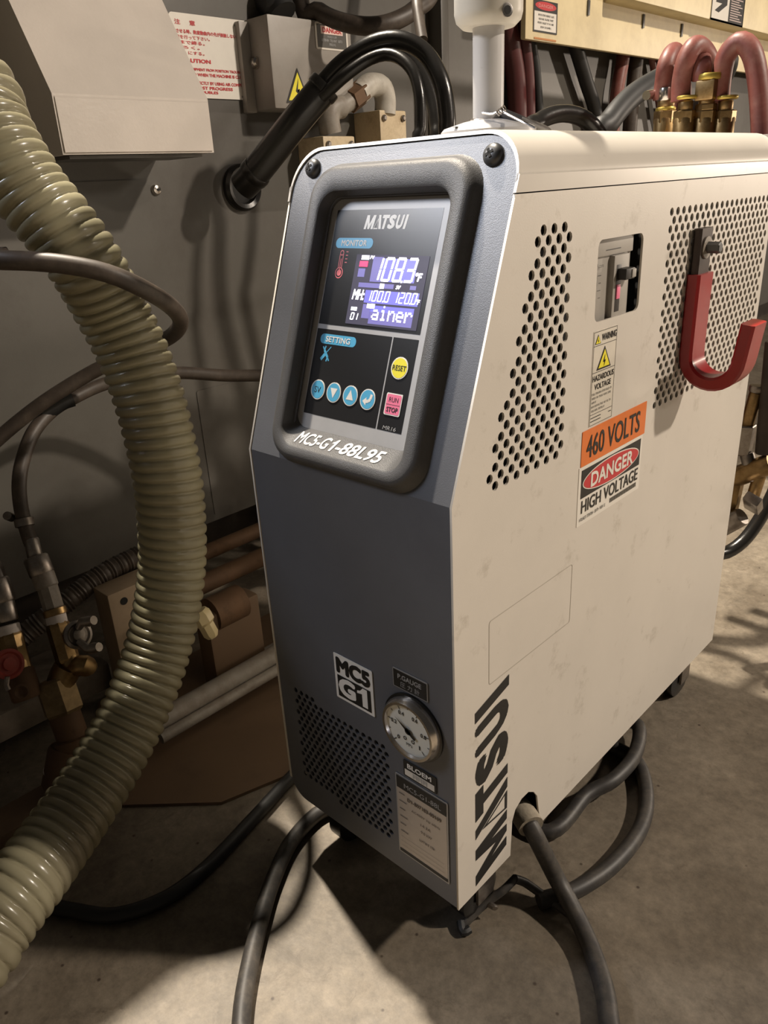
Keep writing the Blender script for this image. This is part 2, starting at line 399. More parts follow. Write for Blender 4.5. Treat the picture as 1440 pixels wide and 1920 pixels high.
# vertical conduit trunking at the back right
for q, w in (((835, 60), .022),):
    y, z = wp(*q, XW + .03)
    tag(MB().box((XW, y - w / 2, .5), (XW + .03, y + w / 2, PH), bev=.003).build('cable_trunking', M_wall), 'narrow grey vertical trunking on the press behind the black hose arch', 'trunking')

# hood
hx = -.61
h0, h1 = PX(120, 290, hx), PX(403, 285, hx); hz0, hz1 = h0.z, PX(250, 184, hx).z
top = .235; dx = XW - hx
def hood_prof(y): return [Vector((hx, y, hz0)), Vector((hx, y, hz1)), Vector((hx + dx, y, hz1 + top)), Vector((XW, y, hz0))]
hood = MB(); hood.loft([hood_prof(h0.y), hood_prof(h1.y)], True, (True, True))
me = hood.mesh('hood'); bm = bmesh.new(); bm.from_mesh(me); bmesh.ops.bevel(bm, geom=[e for e in bm.edges if all(v.co.x > XW + .001 for v in e.verts)], offset=.0022, segments=2, affect='EDGES'); bm.to_mesh(me); bm.free()
hd = thing('chute_hood', 'large light grey sheet metal hood sticking out of the press, top left', 'hood', (hx, h0.y, hz0))
link('hood_shell', me, M_hood, hd, False)
MB().box((hx - .09, h0.y + .012, hz0 - .004), (hx - .012, h1.y - .012, hz0 - .0005)).build('underside_lip', M_wall, hd, smooth=False)

# caution sign plate
sgn = thing('caution_sign', 'white plate with red Japanese and English lettering beside the grey hood', 'sign', (XW, .35, .75))
sx1, sz1 = wp(462, 40); sx0 = wp(316, 27)[0]; sz0 = wp(468, 188)[1]
sx0 -= .002
plate('sign_plate', rrect(sx0, sz0, sx1, sz1, .006), WF, .002, .002, M_sticker, sgn)
F = Flat(); W_, H_ = sx1 - sx0, sz1 - sz0
def sg(u0, v0, u1, v1, s, b=.02): F.text(s, sx0 + u0 * W_, sz0 + v0 * H_, sx0 + u1 * W_, sz0 + v1 * H_, b)
sg(.06, .865, .13, .925, '注'); sg(.24, .865, .31, .925, '意')
sg(.02, .765, .90, .815, '止させる時、数度動曲内の先が接触しないよう', .03)
sg(.05, .70, .47, .745, '確を行って下さい。'); sg(.10, .64, .40, .685, 'まで締る。'); sg(.12, .585, .33, .62, 'ろく。'); sg(.18, .52, .38, .56, 'にする。')
sg(.08, .425, .45, .475, 'CAUTION', .05)
sg(.15, .325, .96, .365, 'EQUIPMENT FROM POSITION TROUBLES FOR', .04); sg(.15, .265, .93, .305, 'AND WHEN THE MACHINE IS CLOSED.', .04)
sg(.20, .165, .96, .205, 'DIRECTLY BY USING AIR COMPRESSOR', .04); sg(.20, .105, .70, .145, 'MOST PROGRESS', .04); sg(.2, .055, .50, .09, 'TROUBLES', .04)
F.build('lettering', M_pred, sgn, WF, .0024)
for (u, v) in ((.83, .93), (.83, .035)):
    MB().lathe((XW + .002, sx0 + u * W_, sz0 + v * H_), (1, 0, 0), [(.0022, 0), (.0016, .0012)], 10).build('rivet', M_screw, sgn)

# junction box
jx = -.695
ja, jb = PX(518, 27, jx), PX(657, 42, jx); jz0 = PX(502, 203, jx).z; jz1 = ja.z
jy0, jy1 = PX(508, 110, jx).y, jb.y
jbx = thing('junction_box', 'grey steel junction box with danger label and yellow triangle above the black hoses', 'box', (XW, jy0, jz0))
MB().box((XW, jy0, jz0), (jx, jy1, jz1), bev=.004).build('box_body', M_box, jbx)
MB().box((XW, jy0 - .018, jz0 - .002), (XW + .012, jy0, jz1 - .004), bev=.002).build('mounting_flange', M_box, jbx)
ky, kz = wp(480, 118, XW + .02)
MB().lathe((XW + .012, ky, kz), (1, 0, 0), [(.004, 0), (.004, .006), (.0085, .006), (.0085, .012), (.006, .015)], 18).build('cover_knob', M_chrome, jbx)
JF = frame((jx, 0, 0), (0, 1, 0), (0, 0, 1))
a = wp(589, 40, jx); b = wp(656, 98, jx); dl = thing('danger_label', 'small black and white danger label on the grey junction box', 'label', (jx, a[0], b[1]))
x0, x1, z0, z1 = a[0], b[0] - .004, b[1], a[1]; w, h = x1 - x0, z1 - z0
plate('label_backing', rrect(x0, z0, x1, z1, .003), JF, .0008, .0008, M_sticker, dl)
Flat().bar(x0 + .05 * w, z0 + .07 * h, x1 - .05 * w, z1 - .07 * h).build('label_field', mat('label_charcoal', (.075, .07, .06), .5), dl, JF, .0011)
Flat().bar(x0 + .16 * w, z0 + .58 * h, x1 - .16 * w, z0 + .88 * h).build('danger_field', mat('label_pink_white', (.78, .58, .52), .5), dl, JF, .0014)
Flat().text('DANGER', x0 + .21 * w, z0 + .63 * h, x1 - .2 * w, z0 + .83 * h, .03).build('danger_lettering', M_pred, dl, JF, .0017)
Fl = Flat(); Fl.words(x0 + .36 * w, z0 + .45 * h, x1 - .36 * w, z0 + .53 * h); Fl.words(x0 + .17 * w, z0 + .30 * h, x1 - .17 * w, z0 + .40 * h); Fl.words(x0 + .40 * w, z0 + .16 * h, x1 - .40 * w, z0 + .25 * h)
Fl.build('small_lettering', M_pgrey, dl, JF, .0014)
def hazard_triangle(name, F_, apex, bl, br, off, parent):
    A, B, C = Vector(apex), Vector(bl), Vector(br); c = (A + B + C) / 3
    bolt = lambda s: [c + (A - c) * s * .62 + (C - B) * .05, c + (C - B) * .10 + (A - c) * .02, c + (C - B) * .015 + (A - c) * .05, c + (C - B) * .06 - (A - c) * .42,
                      c - (C - B) * .06 - (A - c) * .22, c - (C - B) * .015 - (A - c) * .20, c - (C - B) * .08 + (A - c) * .08, c - (C - B) * .01 + (A - c) * .08]
    root = Flat().poly([B, C, A]).build(name, M_pblack, parent, F_, off)
    k = .80
    pr = parent if parent else root
    Flat().poly([c + (p - c) * k for p in (B, C, A)]).build('yellow_field', M_pyel, pr, F_, off + .0003)
    b1 = Flat(); P = bolt(1); b1.poly([P[0], P[1], P[2], P[7]]) if False else None
    b1.poly([c + (A - c) * .55 + (C - B) * .03, c - (C - B) * .09 - (A - c) * .02, c - (C - B) * .005 - (A - c) * .0])
    b1.poly([c - (C - B) * .09 - (A - c) * .02, c + (C - B) * .02 - (A - c) * .16, c + (C - B) * .09 + (A - c) * .06])
    b1.poly([c + (C - B) * .09 + (A - c) * .06, c - (C - B) * .005 + (A - c) * .06, c - (C - B) * .02 - (A - c) * .44])
    b1.build('lightning_bolt', M_pblack, pr, F_, off + .0006)
    return root
tr = thing('hazard_sticker', 'yellow electric shock triangle sticker on the grey junction box', 'sticker', (jx, jy0, jz0))
hazard_triangle('triangle_backing', JF, wp(556, 127, jx), wp(537, 193, jx), wp(579, 190, jx), .001, tr)
MB().tube(spline([V(490, -90, 1.15), V(505, 0, 1.13), V(520, 10, 1.13), V(530, 26, 1.13)]), .022, 16).build('cable_gland', M_blackm, jbx)

# ---- black hoses from the grommet
def hose(name, pts, r, m, label, cat='hose', group=None, n=16, step=.008):
    return tag(MB().tube(spline(pts, step), r, n).build(name, m), label, cat, group)
gy, gz = wp(452, 352)
gm = thing('wall_grommet', 'round black rubber grommet in the press where the hose bundle enters', 'grommet', (XW, gy, gz))
MB().lathe((XW - .001, gy, gz), (1, 0, 0), [(.022, 0), (.034, 0), (.034, .008), (.030, .013), (.024, .011), (.022, .004)], 28, caps=False).build('grommet_ring', M_rubber, gm)
MB().lathe((XW + .0005, gy, gz), (1, 0, 0), [(.024, 0), (.023, .002)], 24).build('grommet_throat', M_shade, gm)
sl = [V(455, 350, 1.105), V(478, 325, 1.09), V(520, 272, 1.07), V(565, 215, 1.05), V(606, 166, 1.04)]
bun = thing('hose_sleeve', 'thick black sleeve around the hoses rising from the wall grommet', 'sleeve', sl[0])
MB().tube(spline(sl), .0205, 20).build('sleeve', M_rubber, bun)
for i in (1, 4):
    d = (sl[i] - sl[i - 1]).normalized()
    MB().lathe(sl[i] - d * .006, d, [(.0215, 0), (.0222, .002), (.0222, .010), (.0215, .012)], 22).build('tape_band', M_rubber, bun)
g = 'black hoses arching behind the controller'
hose('black_hose', [V(590, 172, 1.05), V(640, 120, 1.03), V(700, 82, 1.01), V(755, 76, 1.0), V(800, 103, 1.0), V(828, 155, 1.0), V(838, 215, 1.01), V(842, 290, 1.03), (-.415, .56, .45), (-.41, .60, .20), (-.43, .72, .03), (-.46, 1.0, .0125)], .0115, M_rubber, 'outermost glossy black hose of the arch behind the controller', group=g)
hose('black_hose', [V(600, 178, 1.06), V(650, 130, 1.06), V(705, 97, 1.06), V(750, 97, 1.06), V(785, 130, 1.06), V(808, 180, 1.06), V(818, 235, 1.06), V(822, 300, 1.07), (-.455, .58, .45), (-.45, .62, .20), (-.47, .74, .03), (-.50, 1.0, .0105)], .0095, M_rubber, 'middle black hose half hidden inside the outermost arch', group=g)
hose('black_hose', [V(604, 182, 1.03), V(650, 140, 1.01), V(695, 110, 1.0), V(735, 103, .99), V(770, 127, .98), V(786, 175, .98), V(788, 240, .99), V(786, 300, 1.0), (-.40, .49, .45), (-.385, .53, .20), (-.385, .68, .03), (-.40, 1.0, .009)], .0078, M_rubber, 'thin innermost black hose of the arch ending behind the panel', group=g)
hose('cable_loop', [(-.72, .58, 1.3), V(560, -30, 1.15), V(600, 22, 1.15), V(660, 46, 1.13), V(720, 46, 1.13), V(775, 20, 1.15), V(815, -30, 1.18), (-.62, .76, 1.05), (-.72, .78, 1.3)], .0125, M_hosebr, 'dark brown cable loop hanging in front of the press at the top', 'cable')
hose('strap_cable', [(-.70, .63, 1.25), (-.60, .62, 1.05), V(775, -40, 1.08), V(783, 20, 1.07), V(792, 75, 1.06)], .0075, M_hosebr, 'short brown cable dropping onto the black hose arch', 'cable')

# ---- pipe fittings and beige blocks on the press behind the controller
pf = thing('pipe_fitting', 'grey painted elbow and rusty union pipe on the press behind the controller', 'pipe', PX(700, 170, -.70))
MB().tube(spline([PX(672, 176, -.70), PX(692, 160, -.70), PX(714, 163, -.70), PX(722, 185, -.70), PX(722, 215, -.70)], .004), .0180, 18).build('elbow', M_elbow, pf)
ua, ub = PX(655, 190, -.70), PX(678, 172, -.70); d = (ub - ua)
MB().lathe(ua, d, [(.0192, 0), (.0192, d.length)], 6).build('union_nut', M_rust, pf, smooth=False)
MB().tube(spline([PX(618, 214, -.70), PX(640, 200, -.70), PX(662, 184, -.70)]), .0146, 16).build('pipe', M_pipew, pf)
MB().tube(spline([PX(640, 200, -.70), PX(622, 204, -.70), PX(616, 222, -.70), PX(620, 250, -.70)], .004), .0175, 18).build('lower_elbow', M_pipew, pf)
def solenoid(pxa, t, w, h, label):
    p = PX(*pxa, -.70); r = thing('terminal_block', label, 'block', p, 'beige blocks on the press')
    M = Matrix.Translation(p)
    MB().box((XW - p.x, -w / 2, -h), (.012, w / 2, 0), M, bev=.003).build('block_body', M_beige, r)
    for s in (-1, 1):
        MB().lathe(p + Vector((.012, s * w * .36, -.012)), (1, 0, 0), [(.0050, 0), (.0050, .003), (.003, .005)], 12).build('block_screw', M_steel, r)
solenoid((727, 208), 1.3, .066, .11, 'beige painted block with two screws under the grey elbow')
solenoid((626, 256), 1.3, .070, .10, 'beige painted block peeking over the upper left panel corner')

# ---- cables and hoses in the gap right of the pole
HX = -.722
def hang(name, pts, w, m_, label, cat='hose', group=None):
    P_ = [PX(px, py, HX) for px, py in pts]; P_ += [Vector((HX, P_[-1].y + .03, .42)), Vector((HX, P_[-1].y + .04, .14))]; t_ = (P_[1] - CAM).length * .93
    return hose(name, P_, w / 2 / FPX * t_, m_, label, cat, group)
g = 'dark red hoses behind the pole'
hang('dark_red_hose', [(925, -60), (946, 20), (958, 90), (968, 160), (973, 300)], 34, M_dredhose, 'left one of two dark red hoses hanging just right of the white pole', group=g)
hang('dark_red_hose', [(960, -60), (974, 20), (983, 90), (989, 160), (992, 300)], 26, M_dredhose, 'right one of two dark red hoses hanging just right of the white pole', group=g)
g = 'black cables under the cream beam'
hang('black_cable', [(988, 20), (998, 90), (1006, 150), (1014, 290)], 17, M_blackm, 'thin black cable beside the two dark red hoses', 'cable', g)
hang('black_cable', [(1058, 20), (1080, 90), (1098, 150), (1116, 210), (1128, 300)], 24, M_blackm, 'slanting black cable hanging from the left end of the cream beam', 'cable', g)
hang('red_hose', [(1176, 30), (1168, 110), (1156, 180), (1146, 300)], 22, M_redhose, 'dusty red hose hanging under the cream beam behind the black hose', group='red hoses under the beam')
hang('dark_cable', [(1199, 40), (1192, 120), (1184, 200), (1178, 300)], 24, M_hosebr, 'dark brown cable hanging under the cream beam next to a red hose', 'cable')
hang('red_hose', [(1212, 60), (1224, 120), (1236, 200), (1246, 300)], 11, M_redhose, 'thin pale red tube under the beam, left of its twin', group='red hoses under the beam')
hang('red_hose', [(1228, 60), (1238, 120), (1250, 200), (1262, 300)], 11, M_redhose, 'thin pale red tube under the beam, right of its twin', group='red hoses under the beam')
hose('black_hose', [(-.247, .42, .40), (-.246, .428, .58), V(985, 262, .86), V(1010, 228, .88), V(1050, 213, .90), V(1090, 220, .92), V(1118, 245, .93), V(1130, 280, .94), (-.22, .60, .58), (-.21, .60, .40)], .0098, M_rubber, 'low black hose arch just above the controller top right of the pole')
hose('black_hose', [(-.25, .60, .25), (-.26, .61, .50), V(1115, 275, 1.0), V(1140, 232, 1.0), V(1175, 190, 1.02), V(1215, 160, 1.05), V(1262, 138, 1.1), V(1320, 128, 1.2), (-.34, 1.25, .82), (-.50, 1.6, .80), (-.70, 1.9, .78)], .0145, M_blackm, 'thick black hose slanting up from the controller to the red hoses')

# ---- cream beam
bx = -.68
b0 = PX(985, 73, bx); bz0 = b0.z; bz1 = PX(1187, 0, bx).z
bm_ = thing('overhead_beam', 'long cream painted steel beam of the press, top right', 'beam', (bx, b0.y, bz0))
MB().box((bx - .012, b0.y, bz0), (bx, 3.8, bz1 + .1), bev=.003).build('beam_web', M_cream, bm_)
ux = bx + .05; uz = PX(1187, 0, ux).z
MB().box((XW, b0.y + .30, uz), (ux, 3.8, uz + .25), bev=.005).build('upper_cover', M_cream, bm_)
BF = frame((bx, 0, 0), (0, 1, 0), (0, 0, 1)); UF = frame((ux, 0, 0), (0, 1, 0), (0, 0, 1))
for q in ((1102, 15), (1205, 40), (1277, 57)):
    y, z = wp(*q, bx); M = Matrix.Translation((bx, y, z))
    MB().box((-.002, -.004, -.014), (.004, .004, .014), M, bev=.0015).build('hook_bolt', M_screw, bm_)
def wlabel(name, X, p0, p1, label):
    a = wp(*p0, X); b = wp(*p1, X); r = thing(name, label, 'label', (X, a[0], b[1])); return r, a[0], b[0], b[1], a[1]
r, x0, x1, z0, z1 = wlabel('danger_label', bx, (1000, -3), (1043, 66), 'small red and white danger label on the left end of the cream beam'); h = z1 - z0; w = x1 - x0
plate('label_backing', rrect(x0, z0, x1, z1, .003), BF, .001, .001, M_sticker, r)
Flat().bar(x0, z0 + .65 * h, x1, z1).build('black_field', M_pblack, r, BF, .0013)
Flat().poly(circ((x0 + x1) / 2, z0 + .83 * h, w * .44, 20, h * .13)).build('red_oval', M_pred, r, BF, .0016)
Flat().text('DANGER', x0 + .2 * w, z0 + .78 * h, x1 - .2 * w, z0 + .88 * h).build('danger_lettering', mat('pink_lettering', (.75, .32, .3), .5), r, BF, .0019)
Fl = Flat(); Fl.rim([(x0, z0), (x1, z0), (x1, z1), (x0, z1)], .003)
Fl.words(x0 + .2 * w, z0 + .51 * h, x1 - .12 * w, z0 + .57 * h); Fl.words(x0 + .22 * w, z0 + .39 * h, x1 - .16 * w, z0 + .45 * h); Fl.words(x0 + .18 * w, z0 + .27 * h, x1 - .12 * w, z0 + .33 * h); Fl.words(x0 + .3 * w, z0 + .14 * h, x1 - .24 * w, z0 + .20 * h)
Fl.build('small_lettering', M_pblack, r, BF, .0014)
a = wp(1001, 68, bx); c = wp(1042, 79, bx)
plate('orange_strip', rrect(a[0], c[1], c[0], a[1] - .001, .001), BF, .0009, .0009, mat('orange_tape', (.52, .22, .07), .6), bm_)
r, x0, x1, z0, z1 = wlabel('machine_label', ux, (1337, -25), (1391, 52), 'black and white pictogram label on the upper cover of the cream beam'); h = z1 - z0; w = x1 - x0
plate('label_backing', rrect(x0, z0, x1, z1, .003), UF, .001, .001, M_sticker, r)
Fl = Flat(); Fl.rim([(x0, z0), (x1, z0), (x1, z1), (x0, z1)], .004); Fl.bar(x0, z0, x1, z0 + .07 * h); Fl.bar(x0 + .52 * w, z0 + .07 * h, x1, z1)
Fl.poly([(x0 + .10 * w, z0 + .32 * h), (x0 + .22 * w, z0 + .28 * h), (x0 + .46 * w, z0 + .58 * h), (x0 + .30 * w, z0 + .58 * h)]); Fl.bar(x0 + .12 * w, z0 + .58 * h, x0 + .45 * w, z0 + .74 * h)
Fl.build('pictogram', M_pblack, r, UF, .0013)
Fl = Flat()
for k in range(11): Fl.bar(x0 + .56 * w, z0 + (.13 + .075 * k) * h, x0 + (.93 - .06 * (k % 3)) * w, z0 + (.165 + .075 * k) * h)
Fl.build('text_lines', mat('pinkish_lines', (.50, .40, .38), .5), r, UF, .0017)

# ------------------------------------------------------------------ under the press, lower left
def pr(px_w, t): return px_w / 2 / FPX * t                        # radius of something px_w wide at depth t
# timber rail and steel pieces on the floor
z1 = PX(60, 1312, -.60).z; z0 = PX(60, 1398, -.60).z
tm = MB().box((-.70, -.75, max(z0, .03)), (-.60, PX(205, 1245, -.60).y, z1), bev=.004).build('timber_rail', M_wood); tag(tm, 'grey weathered rail under the press behind the valves', 'rail')
for q in ((50, 1340), (72, 1340)):
    pass
for k, yy in enumerate((-.62, -.22)):
    MB().box((-.69, yy - .04, 0), (-.61, yy + .04, max(z0, .03) + .002)).build('rail_block', M_base, tm, smooth=False)
rl = PZ(20, 1606, .02); 
bd = MB().box((-.50, -.80, 0), (-.455, PZ(268, 1500, .02).y, .022), bev=.002).build('floor_plank', M_board); tag(bd, 'narrow brown plank lying on the floor at the lower left', 'plank')
tray = MB(); p0, p1 = PZ(420, 1580, 0), PZ(548, 1445, 0)
TM = frame((0, 0, .0005), (1, 0, 0), (0, 1, 0))
bo = plate('floor_board', [(-.44, -.12), (-.33, -.02), (-.28, .14), (-.262, .62), (-.62, .62), (-.62, -.02)], TM, .004, .004, M_board); tag(bo, 'flat brown oily board on the floor between press and controller', 'board')
hose('floor_cable', [(-.60, -1.0, .008), (-.54, -.55, .008), PZ(-40, 1640, .008), PZ(60, 1688, .008), PZ(140, 1708, .008), PZ(218, 1716, .008), PZ(311, 1684, .008), PZ(389, 1625, .008), PZ(470, 1540, .008), PZ(548, 1455, .008), PZ(600, 1405, .0125), (-.30, .40, .0125), (-.33, .8, .0085)], .0075, M_blackm, 'black cable curving across the dark floor between press and controller', 'cable')

# pipes running along the press
g = 'pipes running along the foot of the press'
def run(name, a, b, t0, t1, w, m, label, cat='pipe', ext=.0, n=18):
    A, B = V(*a, t0), V(*b, t1); d = (B - A)
    return tag(MB().tube([A - d * ext, A, (A + B) / 2, B, B + d * ext], pr(w, (t0 + t1) / 2), n).build(name, m), label, cat, g)
def along(a, X): return PX(a[0], a[1], X)
def yrun(name, a, X, y0, y1, w, m, label, cat='pipe'):
    p = PX(a[0], a[1], X); r = w / 2 / FPX * ((p - CAM).length * .93)
    return tag(MB().tube([(p.x, y0, p.z), (p.x, (y0 + y1) / 2, p.z), (p.x, y1, p.z)], r, 18).build(name, m), label, cat, g)
yrun('steel_pipe', (430, 1278), -.47, -.05, 1.2, 40, M_pipew, 'grey steel pipe low behind the hose, nearest to the controller')
yrun('thin_bar', (390, 1332), -.45, -.02, .9, 22, M_pipew, 'thin grey bar just below the grey steel pipe', 'bar')
yrun('flat_bar', (420, 1405), -.42, .0, .9, 36, M_base, 'dark oily bar lying near the floor below the thin grey bar', 'bar')
yrun('rusty_pipe', (440, 1068), -.60, .12, 1.5, 38, M_rust, 'brown pipe behind the corrugated hose at mid height')
yrun('rusty_pipe', (440, 1013), -.66, .12, 1.5, 30, M_rust, 'uppermost brown pipe along the foot of the press')
yrun('drain_pipe', (50, 1528), -.56, -.9, PX(88, 1500, -.56).y, 62, M_rust, 'thick rusty drain pipe lying at the lower left edge')
pp = PX(440, 1013, -.66)
for yy in (.5, 1.1): MB().box((-.80, yy - .012, pp.z - .004), (-.66, yy + .012, pp.z + .004)).build('pipe_hanger', M_base, wall, False)
# corrugated conduit
cp = [V(-10, 1245, .93), V(40, 1195, .95), V(110, 1140, .97), V(180, 1085, 1.0), V(240, 1052, 1.03), V(300, 1028, 1.06), V(380, 1014, 1.1)]
o = MB().tube(spline(cp, .0022), .0135, 16, prof=lambda L, a: .0011 * math.sin(L / .0052 * 2 * PI)).build('flexible_conduit', M_hosebr)
tag(o, 'dark ribbed flexible conduit passing behind the pale corrugated hose', 'conduit')
# pale bracket block with hole
p = V(232, 1124, .985); br = thing('bracket_block', 'pale brown steel bracket with a hole behind the corrugated hose', 'bracket', p)
MB().box((-.035, -.022, -p.z + .005), (.004, .05, .016), Matrix.Translation(p), bev=.003).build('bracket_body', mat('pale_brown_metal', (.36, .27, .18), .55, var=.15, vscale=40, dirt=(.1, .07, .04), dscale=20, damt=.6), br)
MB().lathe(p + Vector((.004, -.002, 0)), (1, 0, 0), [(.0052, 0), (.0050, .0008)], 16).build('bolt_hole', M_shade, br)
p = V(393, 1178, .95)
yc = thing('plastic_cap', 'pale yellow plastic cap showing right beside the corrugated hose', 'cap', p)
MB().lathe(p + Vector((-.02, 0, .018)), (.3, .2, -1), [(.010, 0), (.014, .006), (.014, .016), (.0105, .02), (.0105, .034), (.007, .04)], 8).build('cap_body', mat('pale_yellow_plastic', (.60, .50, .28), .45), yc)
p = V(470, 1195, 1.02); cb = thing('carton_bracket', 'rusty brown clamp bracket low behind the controller', 'bracket', p)
MB().box((-.075, -.035, -p.z + .005), (-.042, .05, .03), Matrix.Translation(p), bev=.004).build('clamp_plate', M_board, cb)
MB().lathe(p + Vector((-.058, .0, .022)), (0, 1, 0), [(.024, -.02), (.024, .03)], 18).build('clamp_band', M_rust, cb)
yrun('flat_bar', (500, 1230), -.52, .1, .9, 34, M_pipew, 'short pale bar end crossing under the rusty clamp bracket', 'bar')
# legs of the press frame in the dark
for k, yy in enumerate((-.55, .55, 1.6)):
    o = MB().box((-.92, yy - .06, 0), (-.80, yy + .06, .14), bev=.003).build('levelling_foot', M_base, wall)

# ---- valve assemblies
def chain(root, parts, t):
    for name, a, b, wpx, m, n in parts:
        A, B = V(*a, t), V(*b, t); d = B - A; r = pr(wpx, t); L = d.length
        MB().lathe(A, d, [(r * .9, 0), (r, L * .08), (r, L * .92), (r * .9, L)], n).build(name, m, root, smooth=n > 8)
def wing_handle(root, c, t, w, m, hub=None):
    C = V(*c, t); u = (CAM - C).normalized()
    ax = (u + RM @ Vector((.55, .05, 0))).normalized()
    MB().lathe(C - ax * .004, ax, [(w * .30, -.012), (w * .30, 0), (w * .62, 0), (w * .62, .004), (w * .50, .0055), (w * .42, .0035), (w * .26, .0035), (w * .26, .007), (w * .10, .0075)], 22).build('handle_hub', hub or m, root)
    return C, ax
t = .88
va = thing('ball_valve', 'brass drain valve with bare steel wing handle left of the corrugated hose', 'valve', V(130, 1400, t), 'ball valves at the lower left')
chain(va, [('hose_nipple', (58, 1010), (67, 1048), 28, M_steel, 16), ('coupling', (66, 1044), (80, 1078), 45, M_steel, 20), ('coupling', (79, 1074), (89, 1102), 42, M_pipew, 20),
           ('sleeve', (88, 1098), (101, 1142), 37, M_pipew, 8), ('lock_ring', (101, 1141), (105, 1154), 42, M_brass, 20), ('thread_tape', (104, 1152), (108, 1170), 37, M_tape, 20),
           ('valve_body', (107, 1168), (128, 1240), 43, M_brass, 8), ('hex_adapter', (100, 1272), (122, 1338), 74, mat('grimy_brass', (.26, .19, .10), .5, .8, var=.25, vscale=50, dirt=(.1, .07, .04), dscale=30, damt=.7), 6),
           ('riser_pipe', (116, 1325), (140, 1392), 57, M_rust, 22), ('tee_body', (132, 1400), (118, 1478), 78, M_rust, 20)], t)
MB().tube(spline([V(128, 1232, t), V(138, 1250, t), V(158, 1246, t - .005), V(163, 1252, t)], .003), pr(38, t), 16).build('elbow', M_brass, va)
MB().tube(spline([V(128, 1250, t), V(118, 1270, t), V(112, 1290, t)], .003), pr(52, t), 16).build('street_elbow', M_brass, va)
d = (V(142, 1405, t) - V(136, 1385, t)).normalized()
MB().lathe(V(138, 1392, t), d, [(pr(58, t), -.006), (pr(70, t), -.004), (pr(74, t), .002), (pr(68, t), .008), (pr(58, t), .01)], 26).build('pipe_collar', M_rust, va)
MB().lathe(V(100, 1462, t), V(112, 1452, t) - V(92, 1468, t), [(pr(48, t), 0), (pr(60, t), .003), (pr(60, t), .008), (pr(48, t), .011)], 20).build('tape_ring', M_tape, va)
C, ax = wing_handle(va, (147, 1190), t - .02, .026, M_steel)
for e, (wx, wy) in enumerate(((162, 1166), (172, 1216))):
    A = V(147, 1190, t - .024) * .35 + V(wx, wy, t - .024) * .65; B = V(wx + 14, wy - 3, t - .03)
    MB().tube([V(147, 1190 + (-12 if e == 0 else 12), t - .022), V(wx - 8, wy, t - .024), V(wx + 4, wy - 1, t - .026), B], [.004, .0055, .0062, .0052], 10).build('wing', M_steel, va)
t = .86
vb = thing('ball_valve', 'brass valve with red handle cut off by the left edge of the picture', 'valve', V(30, 1300, t), 'ball valves at the lower left')
chain(vb, [('hose_end', (-22, 1050), (2, 1110), 40, M_hosebr, 16), ('coupling', (-6, 1085), (8, 1130), 42, M_steel, 18), ('sleeve', (6, 1126), (15, 1165), 38, M_steel, 18), ('thread_tape', (13, 1172), (18, 1190), 44, M_tape, 18),
           ('valve_body', (18, 1186), (38, 1262), 46, M_brass, 8), ('lower_body', (34, 1255), (52, 1310), 54, M_rust, 16)], t)
MB().tube(spline([V(-10, 1080, t), V(-22, 1050, t), (-.60, -.17, .36), (-.64, -.30, .42), (-.68, -.60, .40), (-.70, -1.0, .36)], .008), .0095, 14).build('feed_hose', M_hosebr, vb)
MB().lathe(V(40, 1298, t - .02), CAM - V(40, 1298, t), [(pr(30, t), 0), (pr(30, t), .008), (pr(22, t), .009), (pr(10, t), .006)], 20).build('drain_plug', M_rust, vb)
wing_handle(vb, (17, 1245), t - .025, .027, M_steel, mat('red_enamel', (.34, .055, .04), .4, var=.15, vscale=80))
MB().tube([V(14, 1268, t - .03), V(12, 1285, t - .03), V(16, 1294, t - .03)], .0028, 8).build('wing', M_steel, vb)

# ---- small brown hoses
h2 = thing('supply_hose', 'brown rubber hose from behind the controller down to the brass valve', 'hose', V(45, 960, .9))
MB().tube(spline([(-.45, .90, .20), (-.48, .60, .34), V(560, 705, 1.05), V(490, 704, 1.04), V(420, 704, 1.03), V(340, 699, 1.01), V(260, 703, .99), V(190, 722, .97), V(140, 745, .95), V(98, 770, .93), V(64, 808, .91), V(44, 858, .895), V(36, 905, .885), V(40, 955, .88), V(52, 1000, .88), V(60, 1022, .88)], .006), [.0078] * 0 or .0082, 16).build('hose_tube', M_hosebr, h2)
d = (V(50, 996, .88) - V(42, 962, .88)).normalized(); c = V(44, 972, .88)
MB().lathe(c, d, [(.0095, 0), (.0108, .0005), (.0108, .009), (.0095, .0095)], 20).build('hose_clamp', M_steel, h2)
MB().lathe(c + RM @ Vector((-.014, .002, .004)), RM @ Vector((0, .2, 1)), [(.005, -.006), (.005, .006)], 14).build('clamp_screw', M_steel, h2)
tp = [V(128, 757, .945), V(108, 764, .935), V(92, 774, .928)]
MB().tube(spline([V(134, 742, .935), V(112, 750, .93), V(78, 772, .925)], .004), .0135, 14).build('tape_wrap', M_blackm, h2)
h1 = hose('loop_hose', [(-.52, -.95, .60), (-.48, -.45, .606), V(-60, 486, .66), V(0, 488, .655), V(60, 490, .655), V(130, 497, .66), V(200, 512, .67), V(262, 538, .69), V(315, 570, .73), V(338, 598, .78), V(330, 622, .83), V(300, 642, .87), V(245, 666, .90), V(180, 694, .905), V(100, 742, .90), V(40, 786, .90), V(-20, 838, .90), V(-60, 880, .9), (-.62, -.20, .25), (-.57, -.36, .10), (-.555, -.60, .012), (-.55, -1.0, .010)], .0083, M_hosebr, 'brown hose looping across the front of the pale corrugated hose')

